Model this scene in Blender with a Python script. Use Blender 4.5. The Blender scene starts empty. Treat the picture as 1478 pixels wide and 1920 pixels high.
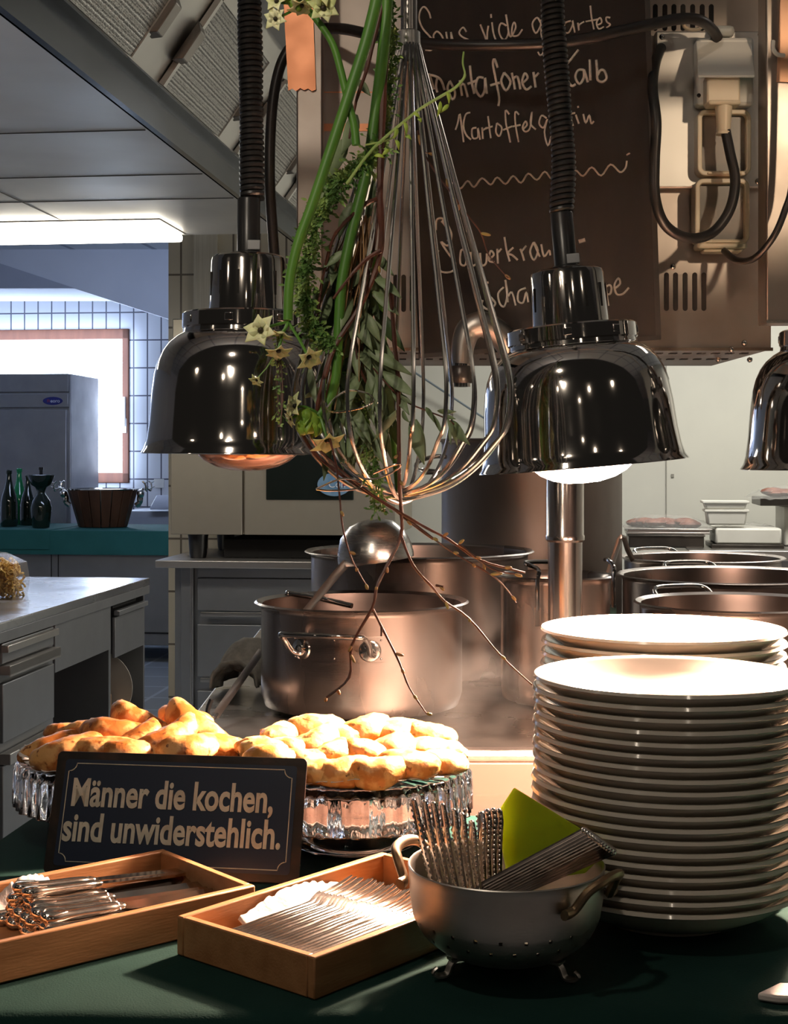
import bpy, math, random
from mathutils import Vector, Matrix, Euler, noise
random.seed(7)
PI = math.pi
C = bpy.context.scene.collection
SC = bpy.context.scene

# ------------------------------------------------------------------ camera
EYE = 1.425                 # eye height of the photographer
F = 2770.0                  # focal length in pixels of the 1478 px wide frame
cam_d = bpy.data.cameras.new('camera'); cam = bpy.data.objects.new('camera', cam_d); C.objects.link(cam)
cam.location = (0, 0, EYE); cam.rotation_euler = (PI/2, 0, 0)
cam_d.sensor_fit = 'HORIZONTAL'; cam_d.sensor_width = 36.0; cam_d.lens = F/1478*36.0
cam_d.shift_y = -110/1478; cam_d.clip_start = 0.05; cam_d.clip_end = 60
SC.camera = cam
SC.view_settings.view_transform = 'Standard'; SC.view_settings.look = 'None'
SC.view_settings.gamma = 1; SC.view_settings.use_curve_mapping = False
SC.view_settings.exposure = 0.0
SC.cycles.max_bounces = 10; SC.cycles.transmission_bounces = 8; SC.cycles.transparent_max_bounces = 12
SC.cycles.sample_clamp_indirect = 6.0; SC.cycles.caustics_refractive = False; SC.cycles.caustics_reflective = False
SC.cycles.volume_step_rate = 3.0; SC.cycles.volume_max_steps = 64

# ------------------------------------------------------------------ world and lights
w = bpy.data.worlds.new('world'); SC.world = w; w.use_nodes = True
w.node_tree.nodes['Background'].inputs[0].default_value = (0.9, 0.82, 0.72, 1)
w.node_tree.nodes['Background'].inputs[1].default_value = 0.016

A = math.radians(6.57); CA, SA = math.cos(A), math.sin(A)   # the kitchen runs off at 6.6 degrees
def K(u, v, z=0.0):
    return Vector((u*CA + v*SA, -u*SA + v*CA, z))
def P(px, py, Y):
    return Vector(((px-739)*Y/F, Y, EYE + (850-py)*Y/F))
def v_at(u, px):
    t = (px-739)/F
    return -u*(CA + t*SA)/(SA - t*CA)
def u_at(v, px):
    t = (px-739)/F
    return v*(t*CA - SA)/(CA + t*SA)

def light(name, kind, loc, power, col, size=0.1, rot=(0, 0, 0), size_y=None, spot=None, spread=None):
    d = bpy.data.lights.new(name, kind); d.energy = power; d.color = col
    if kind == 'AREA':
        d.size = size
        if size_y: d.shape = 'RECTANGLE'; d.size_y = size_y
        else: d.shape = 'DISK'
        if spread: d.spread = spread
    elif kind == 'SPOT':
        d.shadow_soft_size = size; d.spot_size = spot or 2.0; d.spot_blend = 0.6
    else: d.shadow_soft_size = size
    o = bpy.data.objects.new(name, d); C.objects.link(o); o.location = loc; o.rotation_euler = rot
    return o
# ceiling lights of the dining room behind the photographer
for i, (x, y, z, p) in enumerate([(-1.3, -.6, 2.55, 9), (-.75, .1, 2.5, 7), (-1.9, .9, 2.3, 6), (.55, -.9, 2.6, 9),
                                  (1.5, .2, 2.45, 7), (-.2, -2.2, 2.6, 9), (-.9, -1.5, 1.95, 5), (1.0, -1.4, 1.9, 5)]):
    light('dining_room_spot', 'POINT', (x, y, z), p*.3, (1.0, .84, .66), .05)
light('counter_fill', 'POINT', (-.55, .75, 2.75), 19, (1, .86, .7), .05)  # added overhead fill that brightens the sign and the table
light('bouquet_fill', 'SPOT', (-.75, -.2, 2.5), 55, (1, .87, .7), .05, (Vector((-.75, -.2, 2.5))-Vector((-.04, 1.62, 1.62))).to_track_quat('Z', 'Y').to_euler(), spot=.42)  # added fill aimed at the bouquet, not a known fixture
light('socket_fill', 'SPOT', (1.5, .3, 2.5), 75, (1, .76, .52), .05, (Vector((1.5, .3, 2.5))-Vector((.6, 2.7, 1.98))).to_track_quat('Z', 'Y').to_euler(), spot=.2)  # added warm fill aimed at the sockets, not a known fixture
# kitchen ceiling lights
light('kitchen_tube', 'AREA', K(1.0, 6.6, 2.9), 76, (1.0, .97, .88), 1.6, (0, 0, -A), .5)
light('kitchen_tube', 'AREA', K(-1.6, 4.4, 2.2), 0.001, (1.0, .93, .82), 1.2, (0, 0, -A), .4)
light('bulkhead_fill', 'AREA', K(-2.4, 8.6, 2.25), 14, (.6, .72, 1.0), 1.4, (math.radians(80), 0, -A), .3)  # added blue fill aimed at the bulkhead, in place of window light
light('kitchen_tube', 'AREA', K(.9, 3.9, 2.95), 11, (1.0, .9, .78), 1.2, (0, 0, -A), .4)

# ------------------------------------------------------------------ helpers
class MB:
    def __init__(s): s.v = []; s.f = []; s.m = []; s.mi = 0
    def face(s, idx): s.f.append(tuple(idx)); s.m.append(s.mi)
    def add(s, verts, faces):
        b = len(s.v); s.v += [tuple(x) for x in verts]
        for f in faces: s.face([b+i for i in f])
    def box(s, c, d, R=None):
        c = Vector(c); vs = []
        for sx in (-.5, .5):
            for sy in (-.5, .5):
                for sz in (-.5, .5):
                    p = Vector((sx*d[0], sy*d[1], sz*d[2]))
                    vs.append((R @ p if R else p) + c)
        s.add(vs, [(0, 1, 3, 2), (4, 6, 7, 5), (0, 4, 5, 1), (2, 3, 7, 6), (0, 2, 6, 4), (1, 5, 7, 3)]); return s
    def bb(s, x0, x1, y0, y1, z0, z1):
        return s.box(((x0+x1)/2, (y0+y1)/2, (z0+z1)/2), (x1-x0, y1-y0, z1-z0))
    def tube(s, pts, r, seg=8, closed=False, caps=True, flat=None, up=None):
        pts = [Vector(p) for p in pts]; n = len(pts)
        rs = r if isinstance(r, (list, tuple)) else [r]*n
        fr = None; rings = []
        for i in range(n):
            if closed: t = pts[(i+1) % n]-pts[i-1]
            else: t = pts[min(i+1, n-1)]-pts[max(i-1, 0)]
            if t.length < 1e-9: t = Vector((0, 0, 1))
            t.normalize()
            if up is not None:
                a = up.cross(t)
                if a.length < 1e-6: a = t.orthogonal()
                a.normalize()
            elif fr is None: a = t.orthogonal().normalized()
            else:
                a = fr - t*fr.dot(t)
                a = a.normalized() if a.length > 1e-6 else t.orthogonal().normalized()
            fr = a; b = t.cross(a)
            fa = 1.0 if flat is None else flat
            rings.append([pts[i] + (a*math.cos(2*PI*k/seg) + b*math.sin(2*PI*k/seg)*fa)*rs[i] for k in range(seg)])
        base = len(s.v)
        for rg in rings: s.v += [tuple(p) for p in rg]
        m = n if closed else n-1
        for i in range(m):
            j = (i+1) % n
            for k in range(seg):
                l = (k+1) % seg
                s.face((base+i*seg+k, base+i*seg+l, base+j*seg+l, base+j*seg+k))
        if caps and not closed:
            s.face([base+k for k in range(seg)][::-1]); s.face([base+(n-1)*seg+k for k in range(seg)])
        return s
    def lathe(s, prof, seg=48, ripple=None, skip=None, M=None, closed=False):
        base = len(s.v); n = len(prof)
        for i, (r, z) in enumerate(prof):
            for k in range(seg):
                a = 2*PI*k/seg
                rr = r if not ripple else ripple(r, z, a, i)
                p = Vector((rr*math.cos(a), rr*math.sin(a), z))
                s.v.append(tuple(M @ p if M else p))
        for i in range(n if closed else n-1):
            j = (i+1) % n
            for k in range(seg):
                if skip and skip(i, k): continue
                l = (k+1) % seg
                s.face((base+i*seg+k, base+i*seg+l, base+j*seg+l, base+j*seg+k))
        return s
    def ell(s, c, r, R=None, seg=12, rings=8):
        c = Vector(c); base = len(s.v)
        for i in range(rings+1):
            th = PI*i/rings
            for k in range(seg):
                a = 2*PI*k/seg
                p = Vector((r[0]*math.sin(th)*math.cos(a), r[1]*math.sin(th)*math.sin(a), r[2]*math.cos(th)))
                s.v.append(tuple((R @ p if R else p)+c))
        for i in range(rings):
            for k in range(seg):
                l = (k+1) % seg
                s.face((base+i*seg+k, base+(i+1)*seg+k, base+(i+1)*seg+l, base+i*seg+l))
        return s
    def prism(s, poly, d):
        """closed polygon of 3D points pushed along vector d"""
        d = Vector(d); n = len(poly); a = [Vector(p) for p in poly]; b = [p+d for p in a]
        s.add(a+b, [tuple(range(n))[::-1], tuple(range(n, 2*n))] + [(i, (i+1) % n, n+(i+1) % n, n+i) for i in range(n)])
        return s
    def leaf(s, p, q, wd, nrm=(0, -1, 0), bend=0.0, seg=6, shape=1.0):
        p = Vector(p); q = Vector(q); t = q-p; L = t.length; t.normalize(); nv = Vector(nrm)
        a = t.cross(nv).normalized(); nv = a.cross(t).normalized(); base = len(s.v)
        for i in range(seg+1):
            f = i/seg; ww = wd*math.sin(PI*min(1, .04+.96*f)**(.85*shape))*.5
            if i == seg: ww = wd*.03
            c = p+t*(L*f)+nv*(bend*math.sin(PI*f)*L)
            s.v += [tuple(c-a*ww+nv*ww*.35), tuple(c+nv*.0), tuple(c+a*ww+nv*ww*.35)]
        for i in range(seg):
            o = base+i*3
            s.face((o, o+1, o+4, o+3)); s.face((o+1, o+2, o+5, o+4))
        return s

def part(name, mb, mat, parent=None, loc=(0, 0, 0), rot=(0, 0, 0), bevel=0, smooth=True, solid=0, sub=0, ang=40, label=None):
    me = bpy.data.meshes.new(name); me.from_pydata(mb.v, [], mb.f); me.update()
    mats = mat if isinstance(mat, (list, tuple)) else [mat]
    for m in mats: me.materials.append(m)
    if len(mats) > 1: me.polygons.foreach_set('material_index', mb.m)
    if smooth:
        me.polygons.foreach_set('use_smooth', [True]*len(me.polygons))
        me.set_sharp_from_angle(angle=math.radians(ang))
    me.validate()
    o = bpy.data.objects.new(name, me); C.objects.link(o); o.location = loc; o.rotation_euler = rot
    if parent: o.parent = parent
    if solid:
        md = o.modifiers.new('solid', 'SOLIDIFY'); md.thickness = solid; md.offset = 0
    if bevel:
        md = o.modifiers.new('bevel', 'BEVEL'); md.width = bevel; md.segments = 2; md.limit_method = 'ANGLE'; md.angle_limit = math.radians(50)
    if sub:
        md = o.modifiers.new('sub', 'SUBSURF'); md.levels = sub; md.render_levels = sub
    if label: o['label'] = label
    return o
def tag(o, label, cat, group=None, kind=None):
    if label: o['label'] = label
    if cat: o['category'] = cat
    if group: o['group'] = group
    if kind: o['kind'] = kind
    return o
def thing(name, label, cat, loc=(0, 0, 0), rot=(0, 0, 0), group=None):
    o = bpy.data.objects.new(name, None); C.objects.link(o); o.location = loc; o.rotation_euler = rot; o.empty_display_size = .05
    return tag(o, label, cat, group)
def struct(name, mb, mat, **k):
    o = part(name, mb, mat, **k); o['kind'] = 'structure'; return o
def dup(root, label=None, loc=None, rot=None, group=None, scale=None):
    r = root.copy(); C.objects.link(r)
    if loc is not None: r.location = loc
    if rot is not None: r.rotation_euler = rot
    if scale is not None: r.scale = (scale,)*3
    if label: r['label'] = label
    if group: r['group'] = group
    for ch in list(root.children):
        c = ch.copy(); C.objects.link(c); c.parent = r
        for g in list(ch.children):
            d = g.copy(); C.objects.link(d); d.parent = c
    return r
def cr(pts, n=6, closed=False):
    """smooth curve through points (Catmull-Rom)"""
    P_ = [Vector(p) for p in pts]; out = []; m = len(P_)
    rng = range(m) if closed else range(m-1)
    for i in rng:
        if closed: a, b, c, d = P_[i-1], P_[i], P_[(i+1) % m], P_[(i+2) % m]
        else: a, b, c, d = P_[max(i-1, 0)], P_[i], P_[i+1], P_[min(i+2, m-1)]
        for k in range(n):
            t = k/n
            out.append(.5*((2*b)+(c-a)*t+(2*a-5*b+4*c-d)*t*t+(3*b-a-3*c+d)*t**3))
    if not closed: out.append(P_[-1])
    return out
ORD = ['first', 'second', 'third', 'fourth', 'fifth', 'sixth', 'seventh', 'eighth', 'ninth', 'tenth', 'eleventh', 'twelfth',
       'thirteenth', 'fourteenth', 'fifteenth', 'sixteenth', 'seventeenth', 'eighteenth', 'nineteenth', 'twentieth', 'twenty-first',
       'twenty-second', 'twenty-third', 'twenty-fourth', 'twenty-fifth', 'twenty-sixth', 'twenty-seventh', 'twenty-eighth']

# ------------------------------------------------------------------ materials
def mat(name, col, rough=.5, metal=0.0, col2=None, nscale=8, nvec=(1, 1, 1), detail=4, lo=.35, hi=.65,
        bump=0, bscale=60, bvec=None, rough2=None, trans=0, ior=1.45, emis=None, estr=0, coat=0, spec=None, alpha=1, sss=0, sheen=0):
    m = bpy.data.materials.new(name); m.use_nodes = True; nt = m.node_tree; N = nt.nodes; L = nt.links
    b = N['Principled BSDF']; b.inputs['Base Color'].default_value = (*col, 1); b.inputs['Roughness'].default_value = rough
    b.inputs['Metallic'].default_value = metal; b.inputs['Transmission Weight'].default_value = trans; b.inputs['IOR'].default_value = ior
    b.inputs['Coat Weight'].default_value = coat; b.inputs['Alpha'].default_value = alpha
    if sheen: b.inputs['Sheen Weight'].default_value = sheen
    if spec is not None: b.inputs['Specular IOR Level'].default_value = spec
    if sss: b.inputs['Subsurface Weight'].default_value = sss; b.inputs['Subsurface Scale'].default_value = .01
    if emis: b.inputs['Emission Color'].default_value = (*emis, 1); b.inputs['Emission Strength'].default_value = estr
    tc = mp = None
    def coords(vec):
        tc = N.new('ShaderNodeTexCoord'); mp = N.new('ShaderNodeMapping'); mp.inputs['Scale'].default_value = vec
        L.new(tc.outputs['Object'], mp.inputs['Vector']); return mp
    if col2 is not None or rough2 is not None:
        mp = coords(nvec); nz = N.new('ShaderNodeTexNoise'); nz.inputs['Scale'].default_value = nscale; nz.inputs['Detail'].default_value = detail
        L.new(mp.outputs[0], nz.inputs['Vector'])
        mr = N.new('ShaderNodeMapRange'); mr.inputs['From Min'].default_value = lo; mr.inputs['From Max'].default_value = hi
        L.new(nz.outputs['Fac'], mr.inputs['Value'])
        if col2 is not None:
            mx = N.new('ShaderNodeMix'); mx.data_type = 'RGBA'; mx.inputs[6].default_value = (*col, 1); mx.inputs[7].default_value = (*col2, 1)
            L.new(mr.outputs[0], mx.inputs[0]); L.new(mx.outputs[2], b.inputs['Base Color'])
        if rough2 is not None:
            m2 = N.new('ShaderNodeMapRange'); m2.inputs['To Min'].default_value = rough; m2.inputs['To Max'].default_value = rough2
            L.new(mr.outputs[0], m2.inputs['Value']); L.new(m2.outputs[0], b.inputs['Roughness'])
    if bump:
        mp = coords(bvec or nvec); nz = N.new('ShaderNodeTexNoise'); nz.inputs['Scale'].default_value = bscale; nz.inputs['Detail'].default_value = 3
        L.new(mp.outputs[0], nz.inputs['Vector']); bp = N.new('ShaderNodeBump'); bp.inputs['Strength'].default_value = bump; bp.inputs['Distance'].default_value = .002
        L.new(nz.outputs['Fac'], bp.inputs['Height']); L.new(bp.outputs[0], b.inputs['Normal'])
    return m
def tile_mat(name, col, mortar, w, h, line, rough=.3, rot=(PI/2, 0, 0), off=0.0, bump=.3, loc=(0, 0, 0), col2=None):
    m = bpy.data.materials.new(name); m.use_nodes = True; nt = m.node_tree; N = nt.nodes; L = nt.links; b = N['Principled BSDF']
    tc = N.new('ShaderNodeTexCoord'); mp = N.new('ShaderNodeMapping'); mp.inputs['Rotation'].default_value = rot; mp.inputs['Location'].default_value = loc
    br = N.new('ShaderNodeTexBrick'); br.offset = off; br.inputs['Scale'].default_value = 1; br.inputs['Brick Width'].default_value = w
    br.inputs['Row Height'].default_value = h; br.inputs['Mortar Size'].default_value = line; br.inputs['Mortar Smooth'].default_value = .1
    br.inputs['Color1'].default_value = (*col, 1); br.inputs['Color2'].default_value = (*(col2 or col), 1); br.inputs['Mortar'].default_value = (*mortar, 1)
    L.new(tc.outputs['Object'], mp.inputs[0]); L.new(mp.outputs[0], br.inputs['Vector']); L.new(br.outputs['Color'], b.inputs['Base Color'])
    b.inputs['Roughness'].default_value = rough
    bp = N.new('ShaderNodeBump'); bp.inputs['Strength'].default_value = bump; bp.inputs['Distance'].default_value = .002; bp.invert = True
    L.new(br.outputs['Fac'], bp.inputs['Height']); L.new(bp.outputs[0], b.inputs['Normal'])
    return m
def wood_mat(name, a, b_, axis=(1, 12, 12), scale=6, rough=.45):
    return mat(name, a, rough, 0, b_, scale, axis, 5, .3, .7, bump=.15, bscale=30, bvec=axis)
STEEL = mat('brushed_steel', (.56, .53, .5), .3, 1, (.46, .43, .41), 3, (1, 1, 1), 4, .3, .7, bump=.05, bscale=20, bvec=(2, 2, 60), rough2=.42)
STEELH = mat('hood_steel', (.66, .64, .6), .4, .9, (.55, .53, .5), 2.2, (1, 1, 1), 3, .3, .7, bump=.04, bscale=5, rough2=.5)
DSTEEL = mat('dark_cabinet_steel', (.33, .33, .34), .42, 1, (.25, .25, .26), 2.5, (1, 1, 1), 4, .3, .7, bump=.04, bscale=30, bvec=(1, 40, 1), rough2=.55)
POT = mat('pot_steel', (.4, .345, .315), .19, 1, (.27, .23, .21), 6, (1, 1, .35), 4, .3, .7, bump=.05, bscale=18, bvec=(1, 1, 60), rough2=.36)
CHROME = mat('polished_chrome', (.6, .56, .53), .055, 1, (.52, .49, .46), 9, (1, 1, 1), 4, .3, .8, bump=.012, bscale=30, rough2=.1)
WIRE = mat('whisk_wire_steel', (.72, .68, .65), .2, 1)
SILVER = mat('silver_cutlery', (.82, .76, .7), .16, 1, (.6, .53, .46), 40, (1, 1, 1), 3, .45, .75, bump=.06, bscale=120)
BLADE = mat('blade_steel', (.62, .58, .55), .14, 1)
ALU = mat('brushed_aluminium', (.55, .52, .48), .4, 1, (.46, .43, .39), 14, (1, 1, 3), 4, .3, .7, bump=.08, bscale=140)
BLACK = mat('black_rubber', (.012, .012, .012), .38, 0, (.022, .02, .02), 20, bump=.05, bscale=80)
BPLAST = mat('black_plastic', (.015, .015, .016), .3, 0, (.02, .02, .02), 10)
HOLE = mat('dark_opening', (.006, .005, .005), .8, 0, (.01, .009, .008), 10)
CLOTH = mat('green_tablecloth', (.009, .032, .027), .95, 0, (.012, .04, .034), 14, (1, 1, 1), 3, .3, .7, bump=.25, bscale=500, spec=.12)
PORC = mat('white_porcelain', (.68, .62, .54), .12, 0, (.64, .58, .5), 4, coat=.3)
GLASS = mat('pressed_glass', (.98, .98, .98), .02, 0, (1, 1, 1), 5, trans=1, ior=1.47, bump=.25, bscale=60, bvec=(1, 1, .3))
BEECH = wood_mat('oiled_beech', (.46, .23, .1), (.34, .155, .06), (2, 14, 14), 4)
PAPER = mat('white_paper', (.8, .74, .7), .8, 0, (.7, .64, .6), 60, bump=.4, bscale=160)
BOARD = mat('chalkboard_black', (.009, .0075, .007), .62, 0, (.02, .015, .012), 3.5, (6, 6, 1), 6, .45, .85, bump=.06, bscale=90, bvec=(6, 1, 1), spec=.25)
CHALK = mat('pale_chalk', (1, .84, .72), .9, 0, (.7, .56, .47), 90, detail=5, lo=.45, hi=.7)
COPPER = mat('copper_tone', (.75, .33, .18), .32, 1, (.6, .25, .13), 10, rough2=.45)
CREAM = mat('cream_plastic', (.86, .72, .54), .35, 0, (.78, .63, .45), 9)
WPLAST = mat('white_plastic', (.86, .83, .77), .35, 0, (.78, .75, .7), 6)
GREYLID = mat('smoked_lid', (.2, .17, .14), .25, 0, (.14, .12, .1), 12)
STEMG = mat('green_stem', (.1, .25, .03), .45, 0, (.05, .15, .02), 14, (1, 1, .3), 4, .3, .7, sss=.1)
LEAF = mat('eucalyptus_leaf', (.12, .17, .075), .5, 0, (.2, .25, .14), 22, detail=5, bump=.2, bscale=90)
LEAF2 = mat('dark_leaf', (.04, .075, .025), .5, 0, (.09, .13, .05), 20)
FERN = mat('fern_leaflet', (.08, .17, .035), .5, 0, (.34, .46, .12), 45, detail=3, lo=.45, hi=.7)
TWIG = mat('brown_twig', (.11, .035, .02), .5, 0, (.05, .018, .012), 30, (1, 1, .4), bump=.2, bscale=200)
DRY = mat('dry_reed', (.3, .17, .07), .7, 0, (.16, .08, .035), 20)
BUD = mat('willow_bud', (.32, .13, .05), .55, 0, (.25, .2, .05), 60)
PETAL = mat('ivory_petal', (.85, .8, .48), .5, 0, (.68, .7, .3), 40, sss=.15)
PCENT = mat('dark_flower_centre', (.012, .01, .006), .5, 0, (.03, .02, .008), 30)
BUDG = mat('green_flower_bud', (.28, .42, .05), .45, 0, (.13, .27, .03), 50, sss=.1)
# ------------------------------------------------------------------ the room
ROT = (0, 0, -A)
def kb(mb, u0, u1, v0, v1, z0, z1): return mb.bb(u0, u1, v0, v1, z0, z1)
FLOOR = tile_mat('kitchen_floor_tile', (.33, .36, .4), (.55, .6, .66), .4, .4, .012, .35, rot=(0, 0, 0), bump=.1)
struct('floor', MB().bb(-6, 6, -4, 13, -.05, 0), FLOOR, rot=ROT, smooth=False)
CEIL = tile_mat('ceiling_panel', (.62, .66, .72), (.3, .33, .4), .6, .6, .02, .7, rot=(0, 0, 0), bump=.1)
struct('ceiling', MB().bb(-6, 6, 1.2, 13, 3.05, 3.1), CEIL, rot=ROT, smooth=False)
WTILE = tile_mat('white_wall_tile', (.74, .74, .76), (.12, .12, .15), .118, .232, .006, .25, loc=(0.03, .05, 0))
VB = 12.0
# far wall with the window opening
ux = lambda px: u_at(VB, px)
Yw = K(ux(120), VB).y
zw = lambda py, Y=Yw: EYE + (850-py)*Y/F
wu0, wu1, wz0, wz1 = ux(-190), ux(243), zw(905), zw(618)
m = MB(); m.bb(-6, wu0, VB, VB+.15, 0, 3.05); m.bb(wu1, 1.0, VB, VB+.15, 0, 3.05); m.bb(wu0, wu1, VB, VB+.15, 0, wz0); m.bb(wu0, wu1, VB, VB+.15, wz1, 3.05)
struct('wall_far', m, WTILE, rot=ROT, smooth=False)
WOODF = wood_mat('window_wood', (.17, .055, .022), (.12, .036, .013), (8, 8, 1), 3)
m = MB(); fw = .085
m.bb(wu0, wu1, VB-.03, VB+.1, wz1-fw, wz1); m.bb(wu0, wu1, VB-.03, VB+.1, wz0, wz0+fw)
m.bb(wu1-.055, wu1, VB-.03, VB+.1, wz0, wz1); m.bb(wu0, wu0+fw, VB-.03, VB+.1, wz0, wz1)
wf = struct('window_1', m, WOODF, rot=ROT, smooth=False, bevel=.006)
m = MB(); m.bb(wu0+fw, wu1-.055, VB+.03, VB+.035, wz0+fw, wz1-fw)
SKYW = mat('bright_daylight_pane', (.8, .9, 1), .3, emis=(.78, .88, 1.0), estr=9)
part('window_pane', m, SKYW, wf, smooth=False)
m = MB(); m.bb(wu1-.04, wu1-.02, VB-.07, VB-.03, zw(800), zw(745)); m.bb(wu1-.045, wu1-.015, VB-.045, VB-.03, zw(812), zw(785))
part('window_handle', m, WPLAST, wf, bevel=.004)
light('window_daylight', 'AREA', K((wu0+wu1)/2, VB-.12, (wz0+wz1)/2), 50, (.55, .7, 1.0), wu1-wu0, (PI/2, 0, -A), wz1-wz0, spread=2.8)
PLASTER = mat('white_plaster', (.66, .7, .8), .8, 0, (.62, .66, .76), 3, bump=.05, bscale=40)
# sloping bulkhead above the window
Yb = 10.9; m = MB()
q = [P(-260, 440, Yb), P(345, 440, Yb), P(345, 604, Yb), P(300, 592, Yb), P(140, 540, Yb), P(-260, 430, Yb)]
m.prism([P(-300, 465, Yb), P(360, 465, Yb), P(360, 612, Yb), P(140, 541, Yb), P(-300, 541, Yb)], (.1, .9, 0))
struct('trim_1', m, PLASTER, smooth=False)
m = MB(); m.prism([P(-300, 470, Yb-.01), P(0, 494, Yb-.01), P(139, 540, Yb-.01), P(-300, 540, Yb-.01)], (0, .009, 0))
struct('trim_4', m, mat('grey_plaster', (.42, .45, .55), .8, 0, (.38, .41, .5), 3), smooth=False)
struct('trim_5', MB().bb(-5.6, u_at(10.2, 345), 9.9, 11.9, EYE+1.505, EYE+1.53), CEIL, rot=ROT, smooth=False)
struct('wall_left', MB().bb(-5.9, -5.8, 1.2, VB, 0, 3.05), PLASTER, rot=ROT, smooth=False)
struct('wall_right', MB().bb(2.7, 2.8, 2.0, 8.3, 0, 3.05), mat('white_wall_panel_side', (.62, .6, .54), .5, 0, (.58, .56, .5), 3), rot=ROT, smooth=False)
# middle wall behind the ovens: cream tiles at the left, white panels at the right
VM = 8.2
CTILE = tile_mat('cream_wall_tile', (.55, .48, .36), (.16, .13, .1), .152, .3, .006, .28, loc=(.035, .04, 0), col2=(.58, .52, .41))
WPAN = mat('white_wall_panel', (.66, .65, .58), .35, 0, (.62, .61, .55), 2.5, bump=.03, bscale=8)
um = lambda px: u_at(VM, px)
struct('wall_middle', MB().bb(um(316), um(560), VM, VM+.25, 0, 3.05), CTILE, rot=ROT, smooth=False)
struct('wall_back', MB().bb(um(560), 2.75, VM+.01, VM+.25, 0, 3.05), WPAN, rot=ROT, smooth=False)
m = MB(); m.bb(um(1249), um(1250.5), VM+.002, VM+.01, .9, 2.6); m.bb(um(1259), um(1264), VM+.002, VM+.01, 1.425-.13, 1.425-.113)
struct('trim_2', m, mat('panel_joint', (.3, .28, .25), .6, 0, (.26, .25, .22), 5), rot=ROT, smooth=False)
m = MB(); m.bb(um(365), um(409), VM-.02, VM, 1.0, 3.0)
struct('trim_3', m, mat('pale_corner_strip', (.62, .57, .48), .4, 0, (.52, .47, .38), 6, (20, 20, .5)), rot=ROT, smooth=False)
t = part('wall_rail', MB().tube([P(1295, 690, 8.2), P(1294, 795, 8.2)], .018, 10), BPLAST)
tag(t, 'short black rubber tube hanging on the white wall under the steel switch box', 'tube')
t = part('wall_cable', MB().tube([P(735, 670, 8.15), P(785, 703, 8.15), P(905, 782, 8.15), P(960, 815, 8.15)], .006, 6), mat('grey_cable', (.2, .24, .27), .5, 0, (.16, .2, .23), 8))
tag(t, 'thin grey cable running diagonally down the white wall behind the whisk', 'cable')

# fridge in front of the window
FR = mat('fridge_steel', (.4, .4, .42), .38, .85, (.34, .34, .36), 4, (1, 1, 1), 4, rough2=.48)
fv = 10.9; Yf = K(u_at(fv, 60), fv).y; zf = lambda py: EYE + (850-py)*Yf/F
fu1 = u_at(fv, 131); fu0 = fu1-1.35
fr = thing('upright_fridge', 'tall grey stainless steel fridge standing in front of the window', 'fridge', K((fu0+fu1)/2, fv+.35, 0), ROT)
hw = (fu1-fu0)/2
part('body', MB().bb(-hw, hw, -.33, .35, 0, zf(701)), FR, fr, bevel=.006)
part('header_panel', MB().bb(-hw, hw-.01, -.355, -.33, zf(736)+.004, zf(701)), FR, fr, bevel=.004)
part('control_panel', MB().bb(-hw, hw-.01, -.36, -.33, zf(765)+.004, zf(738)), FR, fr, bevel=.004)
d = part('door', MB().bb(-hw, hw-.025, -.36, -.33, .3, zf(768)), FR, fr, bevel=.005)
def ovalbadge(name, parent, c, rx, rz, yf, col, th=.004):
    m = MB(); m.prism([(c[0]+rx*math.cos(2*PI*k/32), yf, c[1]+rz*math.sin(2*PI*k/32)) for k in range(32)], (0, th, 0))
    return part(name, m, mat(name+'_enamel', col, .35, 0, tuple(x*.8 for x in col), 30), parent)
def text_mesh(name, body, size, material, parent, M, sx=1.0, off=0.0, ext=.0008, shear=0, spacing=1.0):
    cu = bpy.data.curves.new('t', 'FONT'); cu.body = body; cu.size = size; cu.offset = off; cu.extrude = ext; cu.shear = shear; cu.space_character = spacing
    cu.resolution_u = 4
    o = bpy.data.objects.new('t', cu); C.objects.link(o); dg = bpy.context.evaluated_depsgraph_get(); dg.update()
    me = bpy.data.meshes.new_from_object(o.evaluated_get(dg)); C.objects.unlink(o); bpy.data.objects.remove(o)
    me.transform(Matrix.Diagonal((sx, 1, 1, 1))); me.transform(M); me.materials.clear(); me.materials.append(material)
    r = bpy.data.objects.new(name, me); C.objects.link(r); r.parent = parent
    return r
XZ = Matrix.Rotation(PI/2, 4, 'X')
bx = (u_at(fv, 100)-(fu0+fu1)/2); bz = zf(752)
bd = ovalbadge('badge', fr, (bx, bz), .078, .031, -.364, (.03, .035, .2))
LETW = mat('pale_lettering', (.75, .78, .85), .5, 0, (.65, .68, .75), 30)
LETR = mat('red_lettering', (.45, .05, .08), .5, 0, (.35, .04, .06), 30)
text_mesh('badge_lettering', 'eoro', .038, LETW, bd, Matrix.Translation((bx-.018, -.366, bz-.012)) @ XZ, 1.0)
text_mesh('badge_initial', 'n', .045, LETR, bd, Matrix.Translation((bx-.045, -.366, bz-.01)) @ XZ, 1.0)

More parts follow.
